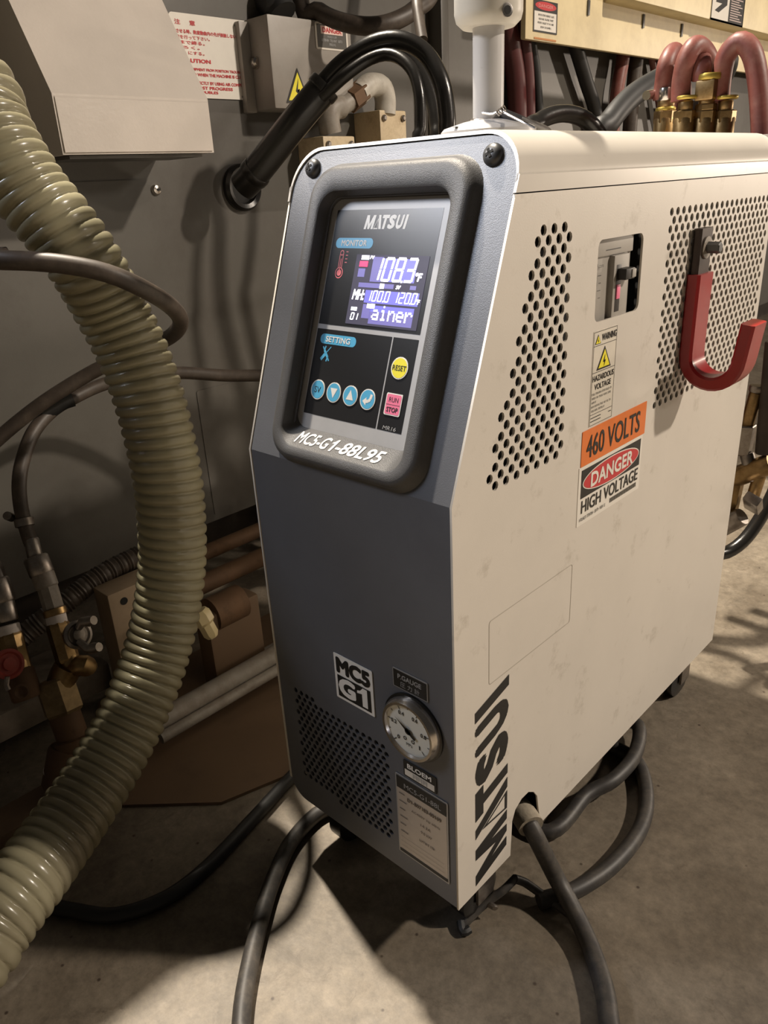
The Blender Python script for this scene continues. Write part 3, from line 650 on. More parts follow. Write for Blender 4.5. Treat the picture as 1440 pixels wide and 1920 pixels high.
# ---- pale corrugated suction hose
dp = [(-60, 150, .66), (-20, 232, .665), (12, 292, .67), (58, 362, .68), (110, 425, .69), (160, 495, .705), (208, 580, .73), (246, 655, .745), (276, 735, .755), (298, 815, .765), (314, 895, .775), (322, 975, .785), (323, 1055, .795), (314, 1135, .80), (297, 1212, .80), (271, 1290, .79), (236, 1368, .775), (196, 1440, .755), (150, 1512, .73), (98, 1586, .70), (46, 1656, .67), (-8, 1728, .645), (-70, 1815, .62)]
PITCH = .0112
def rib(L, a):
    s = (L / PITCH + a / (2 * PI)) % 1.0
    d = abs(s - .5) / .40
    return .0029 * math.sqrt(max(0, 1 - d * d)) - .0004
dct = MB().tube(spline([(-.60, -1.05, .90), (-.56, -.62, .93), (-.535, -.28, .90), (-.505, -.12, .82)] + [V(*q) for q in dp] + [(-.255, -.40, .060), (-.245, -.55, .041), (-.25, -.80, .038), (-.28, -1.1, .038)], .00086), .0323, 36, prof=rib).build('corrugated_hose', M_duct)
tag(dct, 'large pale yellow-green spiral ribbed suction hose on the left', 'hose')

# ------------------------------------------------------------------ the temperature controller
W, D, HK, HT, SL, HS = .2175, .538, .3723, .600, .0824, .5615
TL = math.hypot(SL, HT - HK); CX = -W / 2
SF = frame((0, 0, ZB), (0, 1, 0), (0, 0, 1))                        # right side: (y, z)
FF = frame((0, 0, ZB), (1, 0, 0), (0, 0, 1))                        # lower front: (x, z)
UF2 = frame((0, 0, ZB + HK), (1, 0, 0), (0, SL, HT - HK))           # slanted front: (x, u)
def sly(z): return max(0, (z - HK) / (HT - HK) * SL)
tc_ = thing('temperature_controller', 'tall white and slate grey mould temperature controller with digital display', 'machine', (CX, D / 2, 0))
def part(mb, name, m, smooth=True, parent=None, label=None): return mb.build(name, m, parent or tc_, smooth, label)

# side panels
prof = [(.0765, 0), (.0785, .040), (.083, .050), (.093, .0555), (.104, .0555), (.113, .049), (.119, .040), (.1265, 0), (D, 0), (D, HS), (sly(HS), HS), (0, HK), (0, 0)]
holes = []
def lattice(y0, y1, z0, z1, dy, dz, r, test, x0=0):
    j = 0; z = z1
    while z > z0 - 1e-6:
        y = y0 + (dy / 2 if j % 2 else 0)
        while y < y1 + 1e-6:
            if test(y, z): holes.append(circ(y, z, r, 10))
            y += dy
        z -= dz; j += 1
lattice(.0355, .1365, .370, .538, .01325, .00688, .0037, lambda y, z: y > .0405 + (z - .372) / (.538 - .372) * (.1015 - .0405) - .004 and y < .1362)
n1 = len(holes)
lattice(.2965, .529, .370, .538, .0118, .00688, .0034, lambda y, z: True)
brk = rrect(.1765, .4655, .2485, .5255, .006)
plate('side_panel', [prof, brk] + holes, SF, 0, .0018, M_white, tc_)
LF = frame((-W + .0018, 0, ZB), (0, 1, 0), (0, 0, 1))
plate('side_panel', [(.02, 0), (D, 0), (D, HS), (sly(HS), HS), (0, HK), (0, .02)], LF, 0, .0018, M_white, tc_)
# inner chassis, rear and base pan
pr_ = [(.012, .06), (.012, HK), (sly(HS) + .012, HS - .004), (D - .004, HS - .004), (D - .004, .06)]
part(MB().prism(pr_, frame((-.020, 0, ZB), (0, 1, 0), (0, 0, 1)), -(W - .032)), 'dark_core', M_shade, False)  # solid near-black block standing in for the shaded inside behind the holes
part(MB().box((-W + .012, .012, ZB + .004), (-.020, .070, ZB + .062)), 'leak_stop_block', M_shade, False)  # unseen block added so no light leaks through the lower vent holes
part(MB().box((-W + .003, D - .002, ZB + .002), (-.003, D, ZB + HS)), 'rear_panel', M_white, False)
part(MB().box((-W + .004, .135, ZB), (-.004, D - .003, ZB + .003)), 'base_pan', M_base, False)

# top cover: rounded shell
def cover_sec(t):
    r = .030; x0, x1 = -W - .0006 + t, .0006 - t; zt = HT - t; out = [(x1, HS + .0008)]
    out += [(x1, HS + .011), (x1 - .0008, HS + .012)] if t == 0 else [(x1, HS + .011), (x1, HS + .012)]
    for k in range(11):
        a = .5 * PI * k / 10; out.append((x1 - .0008 * (t == 0) - r + r * math.cos(a), zt - r + r * math.sin(a)))
    for k in range(11):
        a = .5 * PI + .5 * PI * k / 10; out.append((x0 + .0008 * (t == 0) + r + r * math.cos(a), zt - r + r * math.sin(a)))
    out += [(x0 + (.0008 if t == 0 else 0), HS + .012), (x0, HS + .011), (x0, HS + .0008)]
    return out
so, si = cover_sec(0), cover_sec(.0022); off = -.0008
ring = so + si[::-1]
fr = [Vector((x, sly(z) + off, z + ZB)) for x, z in ring]; re = [Vector((x, D + .002, z + ZB)) for x, z in ring]
part(MB().loft([fr, re], True, (False, False)), 'top_cover', M_cover)
n = len(so)
for L in (fr, re): part(MB().add(L, [(i, i + 1, 2 * n - 2 - i, 2 * n - 1 - i) for i in range(n - 1)]), 'cover_edge', M_cover, False)
part(MB().box((-W, D + .0005, ZB + HS), (0, D + .002, ZB + HT - .002)), 'cover_back', M_cover, False)

# front panel: slanted upper plate with the display opening, lower plate with vent holes
g_ = .0024
ul = rrect(-W + g_, 0, -g_, TL - .0028, (0, 0, .0275, .0275), 9)
plate('front_panel', [ul, rrect(-.168, .018, -.047, .204, .01)], UF2, -.0006, .0016, M_grey, tc_)
fh = []
for j in range(40):
    z = .1375 - j * .00625
    for i in range(60):
        x = -.1925 + i * .00775 + (.003875 if j % 2 else 0)
        if x > -.0745 or z < .026: continue
        # parallelogram: upper edge falls to the right, lower edge falls to the right too
        if z > .1385 - max(0, (x + .1925)) * .04: continue
        fh.append((x, z))
fh = [(x, z) for x, z in fh if z > .033 - (x + .19) * .04]
plate('lower_front_panel', [rrect(-W + g_, .0008, -g_, HK, (.02, 0, 0, 0), 8)] + [circ(x, z, .0027, 10) for x, z in fh], FF, -.0006, .0016, M_grey, tc_)
for x, u in ((-.1945, .2265), (-.0232, .2262)):
    sc_ = MB().lathe(UF2 @ Vector((x, u, -.0006)), UF2.to_3x3() @ Vector((0, 0, 1)), [(.0073, 0), (.0071, .0018), (.0060, .0036), (.0040, .0047), (.0015, .0051)], 22)
    so_ = part(sc_, 'panel_screw', M_screw)
    cr = MB()
    for (a, b) in ((.0030, .0009), (.0009, .0030)): cr.box((-a, -b, 0), (a, b, .0006), UF2 @ Matrix.Translation((x - .0004, u - .0002, .0042)) @ Matrix.Rotation(.5, 4, 'Z'))
    cr.build('cross_slot', M_shade, so_, False)

# bezel
bxc = -.1075
def bl(hw, u0, u1, r, off): return [UF2 @ Vector((x, u, off)) for x, u in rrect(bxc - hw, u0, bxc + hw, u1, r, 8)]
lo = [bl(.0815, -.0005, .2285, .026, -.0006), bl(.0800, .0008, .2272, .025, .0008), bl(.0785, .0018, .2255, .0245, .0040), bl(.0768, .0030, .2240, .0235, .0068), bl(.0742, .0050, .2215, .022, .0086), bl(.0720, .0066, .2195, .0205, .0090),
      bl(.0655, .0120, .2075, .0165, .0090), bl(.0640, .0135, .2060, .0155, .0080), bl(.0625, .0285, .2040, .013, -.0040), bl(.0610, .0300, .2025, .012, -.0046)]
part(MB().loft(lo), 'bezel', M_bezel)
def m(x, u): return (1.0237 * x - .0064, u + .019 * (u - .04))
OP = -.0040
def mr(x0, u0, x1, u1, r=0, seg=6): a = m(x0, u0); b = m(x1, u1); return rrect(a[0], a[1], b[0], b[1], r, seg)
cp_ = plate('control_panel', rrect(bxc - .0620, .0286, bxc + .0620, .2036, .012), UF2, OP, .0015, M_silver, tc_)
def P(F_, name, mt, k=1, parent=None): return F_.build(name, mt, parent or cp_, UF2, OP + .00012 * k)
P(Flat().poly(mr(-.1525, .1085, -.0509, .1925)), 'monitor_field', M_black)
P(Flat().poly(mr(-.1525, .0400, -.0755, .1050)), 'setting_field', M_black)
P(Flat().poly(mr(-.0742, .0400, -.0509, .1050)), 'reset_field', M_black)

def logo(F_, T, col=None):
    """MATSUI wordmark in a 0..1 box mapped by T(u, v); the A is a thin outlined wedge and a heavy bar"""
    sh = .0
    def letter(ch, a, b):
        me = fit(text_mesh(ch, .06), a, 0, b, 1); vv, ff = meshdata(me); F_.put([(*T(v.x, v.y), v.z) for v in vv], ff)
    F_.poly([T(.225 * a, b) for a, b in ((0, 0), (.25, 0), (.25, .50), (.40, 0), (.60, 0), (.75, .50), (.75, 0), (1, 0), (1, 1), (.72, 1), (.5, .36), (.28, 1), (0, 1))])
    F_.poly([T(.395 + .165 * a, b) for a, b in ((.33, 0), (.67, 0), (.67, .76), (1, .76), (1, 1), (0, 1), (0, .76), (.33, .76))])
    letter('S', .565, .735); letter('U', .755, .915)
    F_.poly([T(*q) for q in ((.945, 0), (1.0, 0), (1.0, 1), (.945, 1))])
    F_.poly([T(*q) for q in ((.365, 0), (.425, 0), (.345, 1), (.290, 1))])
    A, B, C = Vector((.235, .0)), Vector((.345, 0)), Vector((.300, .80)); c = (A + B + C) / 3
    ins = [c + (p - c) * .72 for p in (A, B, C)]; o_ = [A, B, C]
    for i in range(3):
        j = (i + 1) % 3; F_.poly([T(*o_[i]), T(*o_[j]), T(*ins[j]), T(*ins[i])])
x0, u0 = m(-.1222, .1787); x1, u1 = m(-.0806, .1885)
F1 = Flat(); logo(F1, lambda a, b: (x0 + (x1 - x0) * a * .96 + .0018 * b, u0 + (u1 - u0) * b)); P(F1, 'maker_wordmark', M_pwhite, 2)
for nm, a0, a1, uc in (('MONITOR', -.1484, -.1102, .1687), ('SETTING', -.1474, -.1095, .0978)):
    P(Flat().poly(mr(a0, uc - .0037, a1, uc + .0037, .0036)), 'heading_pill', M_pblue, 2)
    a = m(a0 + .006, uc - .0022); b = m(a1 - .006, uc + .0022)
    P(Flat().text(nm, a[0], a[1], b[0], b[1], .02), 'heading_lettering', M_pwhite, 3)
# thermometer pictogram
F1 = Flat(); a = m(-.1400, .1470)
F1.rim(circ(a[0], a[1], .0042, 18), .0007); F1.poly(circ(a[0], a[1], .0024, 14))
F1.bar(a[0] - .0021, a[1] + .0035, a[0] - .0014, a[1] + .0150); F1.bar(a[0] + .0014, a[1] + .0035, a[0] + .0021, a[1] + .0150)
F1.rim(circ(a[0], a[1] + .0148, .0021, 12), .0007); F1.bar(a[0] - .0004, a[1], a[0] + .0004, a[1] + .0105)
for k in range(4): F1.bar(a[0] + .0044, a[1] + .0075 + k * .0026, a[0] + .0066, a[1] + .0082 + k * .0026)
P(F1, 'thermometer_icon', mat('salmon_print', (.75, .16, .18), .45), 2)
# crossed wrench and screwdriver
F1 = Flat(); c = m(-.1388, .0868)
def cl(a, b, w): F1.line((c[0] + a[0] * .001, c[1] + a[1] * .001), (c[0] + b[0] * .001, c[1] + b[1] * .001), w)
cl((4.6, 5.6), (-1, -.5), .0007); cl((-1, -.5), (-5, -4.8), .0026); cl((-2.2, 2.6), (2.4, -2.8), .0021)
for s in (1, -1):
    cl((-2.2 * s, 2.6 * s), (-4.2 * s, 5.2 * s), .0012); cl((-2.2 * s, 2.6 * s), (-1.2 * s, 5.8 * s), .0012)
P(F1, 'tool_icon', M_pblue, 2)
a = m(-.0690, .0408); b = m(-.0565, .0436); P(Flat().text('MR16', a[0], a[1], b[0], b[1], 0, .15), 'model_code', M_pgrey, 2)

# LCD
lx0, lu0 = m(-.1240, .1108); lx1, lu1 = m(-.0550, .1608); LW, LH = lx1 - lx0, lu1 - lu0
lcd = plate('display', rrect(lx0, lu0, lx1, lu1, .0005), UF2, OP + .0004, .0003, M_lcdbg, tc_)
def lc(a, b): return (lx0 + LW * a, lu0 + LH * b)
def Q(F_, name, mt, k=1): return F_.build(name, mt, lcd, UF2, OP + .0004 + .0001 * k)
def lbar(F_, a0, b0, a1, b1): F_.poly([lc(a0, b0), lc(a1, b0), lc(a1, b1), lc(a0, b1)])
F1 = Flat()
for q in ((.06, .68, .16, .80), (.10, .535, .60, .60), (.82, .54, .90, .595)): lbar(F1, *q)
lbar(F1, .25, .62, .40, .97); lbar(F1, .22, .10, .34, .30); lbar(F1, .33, .03, .93, .20)
Q(F1, 'violet_segments', M_lcdp)
F1 = Flat(); lbar(F1, .40, .63, .86, .95); lbar(F1, .22, .32, .96, .50); lbar(F1, .33, .20, .93, .29)
Q(F1, 'blue_segments', M_lcdb, 1)
SEG = {'0': 'abcdef', '1': 'bc', '2': 'abged', '3': 'abgcd', '8': 'abcdefg', '5': 'afgcd', '9': 'abcdfg'}
def seg7(F_, ch, a, b, w, h, t, it=.16):
    def q(x, y): return lc(a + w * x + h * it * y * LH / LW, b + h * y)
    tx = t / w; ty = t * LW / LH / h
    R_ = dict(a=(tx * .5, 1 - ty, 1 - tx * .5, 1), d=(tx * .5, 0, 1 - tx * .5, ty), g=(tx * .7, .5 - ty / 2, 1 - tx * .7, .5 + ty / 2), f=(0, .52, tx, 1 - ty * .5), b=(1 - tx, .52, 1, 1 - ty * .5), e=(0, ty * .5, tx, .48), c=(1 - tx, ty * .5, 1, .48))
    for s in SEG[ch]:
        x0, y0, x1, y1 = R_[s]; F_.poly([q(x0, y0), q(x1, y0), q(x1, y1), q(x0, y1)])
F1 = Flat()
for ch, a in (('1', .25), ('0', .40), ('8', .555), ('3', .71)): seg7(F1, ch, a, .63, .125, .34, .026)
lbar(F1, .683, .625, .708, .655)
for ch, a in (('1', .245), ('0', .325), ('0', .405), ('0', .50)): seg7(F1, ch, a, .345, .060, .155, .0105)
lbar(F1, .482, .342, .494, .362)
for ch, a in (('1', .62), ('2', .70), ('0', .78), ('0', .865)): seg7(F1, ch, a, .345, .060, .155, .0105)
lbar(F1, .852, .342, .863, .362)
for ch, a in (('0', .06), ('1', .115)): seg7(F1, ch, a, .06, .05, .105, .011)
def ltx(s, a0, b0, a1, b1, bold=.0, sh=.2): 
    p = lc(a0, b0); q = lc(a1, b1); F1.text(s, p[0], p[1], q[0], q[1], bold, sh)
ltx('MH:', .04, .35, .215, .50, .02); ltx('°F', .865, .655, .955, .775, .04); ltx('°F', .935, .35, .985, .42, .03); ltx('PV', .205, .935, .265, .985, .03); ltx('SV', .635, .535, .70, .59, .03)
for q in ((.08, .925, .19, .985), (.41, .53, .47, .60), (.28, .245, .39, .31), (.055, .195, .14, .245)): lbar(F1, *q)
DOT = {'a': ['00000', '00000', '01110', '00001', '01111', '10001', '01111'], 'i': ['00100', '00000', '01100', '00100', '00100', '00100', '01110'], 'n': ['00000', '00000', '10110', '11001', '10001', '10001', '10001'],
       'e': ['00000', '00000', '01110', '10001', '11111', '10000', '01110'], 'r': ['00000', '00000', '10110', '11001', '10000', '10000', '10000']}
for k, ch in enumerate('ainer'):
    for r_, row in enumerate(DOT[ch]):
        for c_, v_ in enumerate(row):
            if v_ == '1':
                a = .365 + k * .115 + c_ * .0195; b = .245 - r_ * .0295 + .02
                F1.poly([lc(a, b), lc(a + .0185, b), lc(a + .0185, b + .0275), lc(a, b + .0275)])
Q(F1, 'white_segments', M_lcdw, 3)
F1 = Flat(); lbar(F1, .065, .825, .185, .905); Q(F1, 'red_segment', M_lcdr, 3)

# keys
def key(x, u, ol, mt, fn, pm, name='key', label=None):
    c = m(x, u)
    k = plate(name, [(c[0] + p[0], c[1] + p[1]) for p in ol(1.0)], UF2, OP + .0006, .0006, M_pwhite, tc_, label)
    Flat().poly([(c[0] + p[0], c[1] + p[1]) for p in ol(.90)]).build('key_face', mt, k, UF2, OP + .0007)
    f = Flat(); fn(f, c); f.build('key_symbol', pm, k, UF2, OP + .0008)
rd = lambda R: (lambda s: circ(0, 0, R * s, 26))
key(-.1406, .0593, rd(.0077), M_pblue, lambda f, c: f.text('SV', c[0] - .0034, c[1] - .0024, c[0] + .0034, c[1] + .0024), M_pblack)
key(-.1231, .0593, rd(.0077), M_pblue, lambda f, c: f.poly([(c[0] - .0038, c[1] + .0032), (c[0], c[1] - .0044), (c[0] + .0038, c[1] + .0032)]), M_pwhite)
key(-.1055, .0593, rd(.0077), M_pblue, lambda f, c: f.poly([(c[0] - .0038, c[1] - .0032), (c[0] + .0038, c[1] - .0032), (c[0], c[1] + .0044)]), M_pwhite)
def ret(f, c):
    f.poly([(c[0] - .0048, c[1] - .0016), (c[0] - .0010, c[1] - .0046), (c[0] - .0010, c[1] + .0014)])
    pts = [(-.0012, -.0016), (.0012, -.0012), (.0028, .0004), (.0034, .0026), (.0036, .0040)]
    for a, b in zip(pts, pts[1:]): f.line((c[0] + a[0], c[1] + a[1]), (c[0] + b[0], c[1] + b[1]), .0024)
key(-.0877, .0591, rd(.0077), M_pblue, ret, M_pwhite)
key(-.0632, .0845, rd(.0079), M_pyel, lambda f, c: f.text('RESET', c[0] - .0064, c[1] - .0019, c[0] + .0064, c[1] + .0019, .008), M_pblack, label='round yellow reset key')
def rs(f, c):
    f.text('RUN', c[0] - .0044, c[1] + .0016, c[0] + .0044, c[1] + .0051); f.text('STOP', c[0] - .0054, c[1] - .0055, c[0] + .0054, c[1] - .0020, .02); f.bar(c[0] - .0066, c[1] - .0004, c[0] + .0066, c[1] - .0001)
key(-.0628, .0590, lambda s: rrect(-.0076 * s, -.0079 * s, .0076 * s, .0079 * s, .0012), M_ppink, rs, M_pblack, label='square pink run and stop key')

# model code on the sloped ledge under the panel
A0 = Vector((bxc, .0135, .0080)); A1 = Vector((bxc, .0285, -.0040)); led = (A1 - A0)
LM = frame(UF2 @ A0, UF2.to_3x3() @ Vector((1, 0, 0)), UF2.to_3x3() @ led); ll = led.length
Flat().text('MC5-G', -.050, .0035, -.0135, ll - .004, .02, .22).poly(one_poly(-.0130, .0035, -.0085, ll - .004, .5, .22)).text('-88L95', -.0055, .0035, .042, ll - .004, .02, .22).build('model_lettering', M_pwhite, tc_, LM, .0004)

# lower front stickers
def sticker(name, x0, z0, x1, z1, mt, M=FF, off=0, r=.0008): return plate(name, rrect(x0, z0, x1, z1, r), M, off + .0004, .0006, mt, tc_)
s_ = sticker('model_sticker', -.1325, .1595, -.0865, .2055, M_pwhite)
Fk = Flat(); Fk.bar(-.1295, .1622, -.0895, .1845).build('black_field', M_pblack, s_, FF, .0006)
Flat().text('MC5', -.1300, .1865, -.0890, .2030, .06).build('black_lettering', M_pblack, s_, FF, .0006)
Flat().text('G', -.1285, .1645, -.1075, .1835, .055).poly(one_poly(-.1055, .1645, -.0935, .1835, .52)).build('white_lettering', M_pwhite, s_, FF, .0008)
s_ = sticker('gauge_sticker', -.0625, .2035, -.0265, .2210, M_tagedge)
Flat().bar(-.0617, .2043, -.0273, .2202).build('black_field', M_pblack, s_, FF, .0006)
Fk = Flat(); Fk.text('P.GAUGE', -.0570, .2130, -.0325, .2175, .02); Fk.text('圧 力 計', -.0545, .2060, -.0345, .2110); Fk.build('grey_lettering', M_pgrey, s_, FF, .0008)
s_ = sticker('owner_sticker', -.0560, .1155, -.0205, .1325, M_pblack, r=.001)
Flat().text('BLOEM', -.0515, .1255, -.0255, .1305, .03).build('lettering', M_pwhite, s_, FF, .0007)
Flat().bar(-.0545, .1172, -.0225, .1235).build('white_field', M_sticker, s_, FF, .0006)
Fk = Flat()
for k in range(9): Fk.bar(-.0455 + k * .0018, .1180 + .0012 * (k % 3 == 1), -.0445 + k * .0018, .1228)
Fk.build('code_bars', M_pgrey, s_, FF, .0008)
s_ = sticker('rating_plate', -.0662, .0238, -.0092, .1128, M_tagedge)
Flat().bar(-.0648, .0255, -.0106, .0985).build('plate_field', M_nameplate, s_, FF, .0006)
for q in ((.0985, .1115), (.0255, .0290)): Flat().bar(-.0648, q[0], -.0106, q[1]).build('black_band', M_pblack, s_, FF, .0008)
Flat().text('MC5-G1-88L', -.0560, .1015, -.0160, .1065).build('title_lettering', M_pgrey, s_, FF, .0010)
Fk = Flat(); Fk.text('D1-B07183-00109', -.0530, .0885, -.0160, .0925, .03); Fk.text('AC460V 3φ 60Hz', -.0490, .0790, -.0175, .0820); Fk.text('14.3A', -.0390, .0700, -.0280, .0730); Fk.text('9.0 kW', -.0390, .0620, -.0270, .0650); Fk.words(-.0410, .0520, -.0240, .0545)
for k in range(6): Fk.bar(-.0625, .0930 - k * .0085, -.0560 + .002 * (k % 2), .0938 - k * .0085)
for k in range(3): Fk.bar(-.0625, .0440 - k * .005, -.0140, .0442 - k * .005)
Fk.build('plate_lettering', mat('brown_print', (.12, .09, .07), .5), s_, FF, .0010)

# pressure gauge
gc = Vector((-.0430, 0, ZB + .1715)); gx = (0, -1, 0)
gg = part(MB().lathe(gc, gx, [(.0285, -.002), (.0290, .001), (.0280, .0055), (.0262, .0085), (.0240, .0085), (.0232, .006)], 40, caps=False), 'gauge_ring', M_chrome)
MB().lathe(gc, gx, [(.0305, -.0005), (.0305, .0012), (.0285, .0014)], 40, caps=False).build('gauge_gasket', M_rubber, gg)
MB().lathe(gc, gx, [(.0238, -.002), (.0238, .0058)], 36).build('gauge_dial', M_gauge, gg, False)
GF = frame(gc + Vector((0, -.0060, 0)), (1, 0, 0), (0, 0, 1)); Fk = Flat()
for k in range(11):
    a = math.radians(225 - 27 * k); R0 = .0205 if k % 2 else .0190
    Fk.line((R0 * math.cos(a), R0 * math.sin(a)), (.0225 * math.cos(a), .0225 * math.sin(a)), .0007)
for s, k in (('0', 0), ('0.2', 2), ('0.4', 4), ('0.6', 6), ('0.8', 8), ('1', 10)):
    a = math.radians(225 - 27 * k); cx, cz = .0158 * math.cos(a), .0158 * math.sin(a); w = {'0': .0014, '1': .0006}.get(s, .0030)
    Fk.text(s, cx - w, cz - .0019, cx + w, cz + .0019, .02)
Fk.text('MPa', -.0030, -.0155, .0035, -.0125); Fk.rim(circ(-.0042, -.0090, .0018, 10), .0007); Fk.rim(circ(.0042, -.0090, .0018, 10), .0007)
Fk.build('dial_print', M_pblack, gg, GF, .0002)
an = math.radians(148); nd = Flat()
nd.poly([(.0165 * math.cos(an), .0165 * math.sin(an) + .0002), (.0015 * math.cos(an + 1.4), .0015 * math.sin(an + 1.4)), (-.0090 * math.cos(an) - .0016 * math.sin(an), -.0090 * math.sin(an) + .0016 * math.cos(an)), (-.0090 * math.cos(an) + .0016 * math.sin(an), -.0090 * math.sin(an) - .0016 * math.cos(an)), (.0015 * math.cos(an - 1.4), .0015 * math.sin(an - 1.4))])
nd.poly(circ(0, 0, .0032, 16)); nd.build('needle', M_pblack, gg, GF, .0012)

# ---- right side: breaker, stickers, wordmark, hook
bk = part(MB().box((-.019, .1795, ZB + .4600), (-.0055, .2395, ZB + .5300), bev=.0015), 'breaker', M_glass_grey)
MB().box((-.009, .2050, ZB + .4630), (-.0010, .2290, ZB + .5120), bev=.0012).build('breaker_hump', M_glass_grey, bk)
MB().box((-.009, .1800, ZB + .5125), (-.0035, .2390, ZB + .5270), bev=.001).build('terminal_cover', M_glass_grey, bk)
MB().box((-.0040, .2085, ZB + .4690), (-.0008, .2165, ZB + .5050), bev=.0006).build('lever_slot', M_bdark, bk)
MB().box((-.0040, .2105, ZB + .4935), (.0065, .2255, ZB + .5020), bev=.001).build('lever', M_bdark, bk)
MB().box((.0040, .2195, ZB + .4945), (.0072, .2260, ZB + .5010), bev=.0008).build('lever_tip', M_glass_grey, bk)
MB().box((-.0015, .2095, ZB + .4790), (.0002, .2150, ZB + .4900), bev=.0005).build('trip_flag', M_ppink, bk)
MB().lathe((-.0055, .1830, ZB + .4705), (1, 0, 0), [(.0025, 0), (.0025, .0006)], 12).build('trip_button', M_pred, bk)
Fk = Flat(); Fk.text('A.com', .1815, .5050, .1920, .5080); Fk.bar(.1950, .5165, .2180, .5171)
for k in range(4): Fk.bar(.1835 + .002 * (k % 2), .4990 - k * .0055, .1890, .4995 - k * .0055)
Fk.build('breaker_print', M_bdark, bk, SF, -.0032)

s_ = plate('warning_sticker', rrect(.1765, .3825, .2145, .4590, .0008), SF, .0003, .0005, M_wsticker, tc_)
Fk = Flat(); Fk.rim([(.1772, .3832), (.2138, .3832), (.2138, .4583), (.1772, .4583)], .0004)
for z in (.4470, .4260, .3920): Fk.bar(.1772, z, .2138, z + .0004)
Fk.text('WARNING', .1895, .4500, .2130, .4555, .03); Fk.text('HAZARDOUS', .1785, .4190, .2125, .4238, .02); Fk.text('VOLTAGE', .1820, .4120, .2085, .4168, .02)
for k, (a, b) in enumerate(((.1785, .2115), (.1790, .2105), (.1790, .1870), (.1785, .2110), (.1790, .2010))): Fk.words(a, .4080 - k * .0034, b, .4097 - k * .0034)
for k in range(2): Fk.bar(.1785, .3890 - k * .0028, .1950, .3897 - k * .0028)
Fk.bar(.2075, .3885, .2120, .3892)
Fk.build('lettering', M_pblack, s_, SF, .0005)
def tri(F_, parent, ax, az, bx0, bx1, bz, off):
    A, B, C = Vector((ax, az)), Vector((bx0, bz)), Vector((bx1, bz)); c = (A + B + C) / 3
    Flat().poly([B, C, A]).build('triangle_outline', M_pblack, parent, F_, off)
    Flat().poly([c + (p - c) * .78 for p in (B, C, A)]).build('yellow_field', M_pyel, parent, F_, off + .0002)
    f = Flat(); w = C.x - B.x; h = A.y - B.y
    f.poly([(c.x + .04 * w, c.y + .32 * h), (c.x - .10 * w, c.y - .02 * h), (c.x, c.y)]); f.poly([(c.x - .10 * w, c.y - .02 * h), (c.x + .02 * w, c.y - .06 * h), (c.x + .09 * w, c.y + .06 * h), (c.x, c.y + .03 * h)])
    f.poly([(c.x + .09 * w, c.y + .06 * h), (c.x, c.y + .03 * h), (c.x - .03 * w, c.y - .26 * h)]); f.build('bolt_symbol', M_pblack, parent, F_, off + .0004)
tri(SF, s_, .1950, .4455, .1835, .2065, .4275, .0005)
tri(SF, s_, .1835, .4560, .1790, .1882, .4485, .0005)
s_ = plate('voltage_sticker', rrect(.1670, .3510, .2795, .3810, .0005), SF, .0005, .0006, M_orange, tc_)
Flat().text('460 VOLTS', .1745, .3560, .2680, .3755, .012).build('lettering', M_pblack, s_, SF, .0008)
s_ = plate('danger_sticker', rrect(.1650, .2980, .2770, .3508, .0005), SF, .0004, .0006, M_sticker, tc_)
Flat().bar(.1690, .3225, .2735, .3478).build('black_field', M_pblack, s_, SF, .0006)
Flat().poly(circ(.2210, .3352, .0500, 40, .0118)).build('white_oval', M_sticker, s_, SF, .0008)
Flat().poly(circ(.2210, .3352, .0485, 40, .0108)).build('red_oval', M_pred, s_, SF, .0010)
Flat().text('DANGER', .1840, .3285, .2585, .3420, .03).build('white_lettering', M_sticker, s_, SF, .0012)
Fk = Flat(); Fk.text('HIGH VOLTAGE', .1710, .3085, .2720, .3205, .012); Fk.words(.1690, .3018, .2130, .3048)
for k in range(20): Fk.bar(.2210 + k * .0025, .3022, .2222 + k * .0025, .3065)
Fk.build('black_lettering', M_pblack, s_, SF, .0008)
Fk = Flat(); logo(Fk, lambda a, b: (.0695 - .0455 * b, .0135 + .184 * a - .012 * b + .006)); Fk.build('maker_wordmark', M_pblack, tc_, SF, .0003)
Fk = Flat(); Fk.rim(rrect(.0420, .2075, .1625, .2655, .003), .0006); Fk.build('adhesive_outline', M_faint, tc_, SF, .0002)

# hook
hy0, hy1 = .3385, .3695; th = .0085
def strip(path, y0, y1, t, rnd=0):
    """flat bar following an xz path, width along y"""
    P_ = [Vector((p[0], p[1])) for p in path]; L0 = []; nn = len(P_)
    for i in range(nn):
        d = (P_[min(i + 1, nn - 1)] - P_[max(i - 1, 0)]).normalized(); nrm = Vector((-d.y, d.x))
        a, b = P_[i] + nrm * t / 2, P_[i] - nrm * t / 2
        c = min(.0022, t * .3)
        q = [(a - nrm * 0, y0 + c), (a, y1 - c), (a - nrm * c, y1), (b + nrm * c, y1), (b, y1 - c), (b, y0 + c), (b + nrm * c, y0), (a - nrm * c, y0)]
        L0.append([Vector((v.x, y, v.y + ZB)) for v, y in q])
    return MB().loft(L0, True, (True, True))
hk_ = part(strip([(.005, .5215), (.005, .50), (.005, .475)], hy0 + .002, hy1 - .002, .0075), 'hook', M_hookm)
R_ = .024; xc = .006 + R_
path = [(.0062, .4830), (.006, .450), (.006, .4130)] + [(xc - R_ * math.cos(a), .4110 - R_ * math.sin(a)) for a in [PI * k / 14 for k in range(1, 14)]] + [(xc + R_ + .0005, .4130), (xc + R_ + .002, .426), (xc + R_ + .004, .4430)]
strip(path, hy0 - .0005, hy1 + .0005, .0125).build('rubber_coating', M_hook, hk_, True, 'red rubber coating')
MB().lathe((.0088, .3545, ZB + .5050), (1, 0, 0), [(.0095, 0), (.0095, .0012), (.005, .0014)], 20).build('washer', M_pipew, hk_)
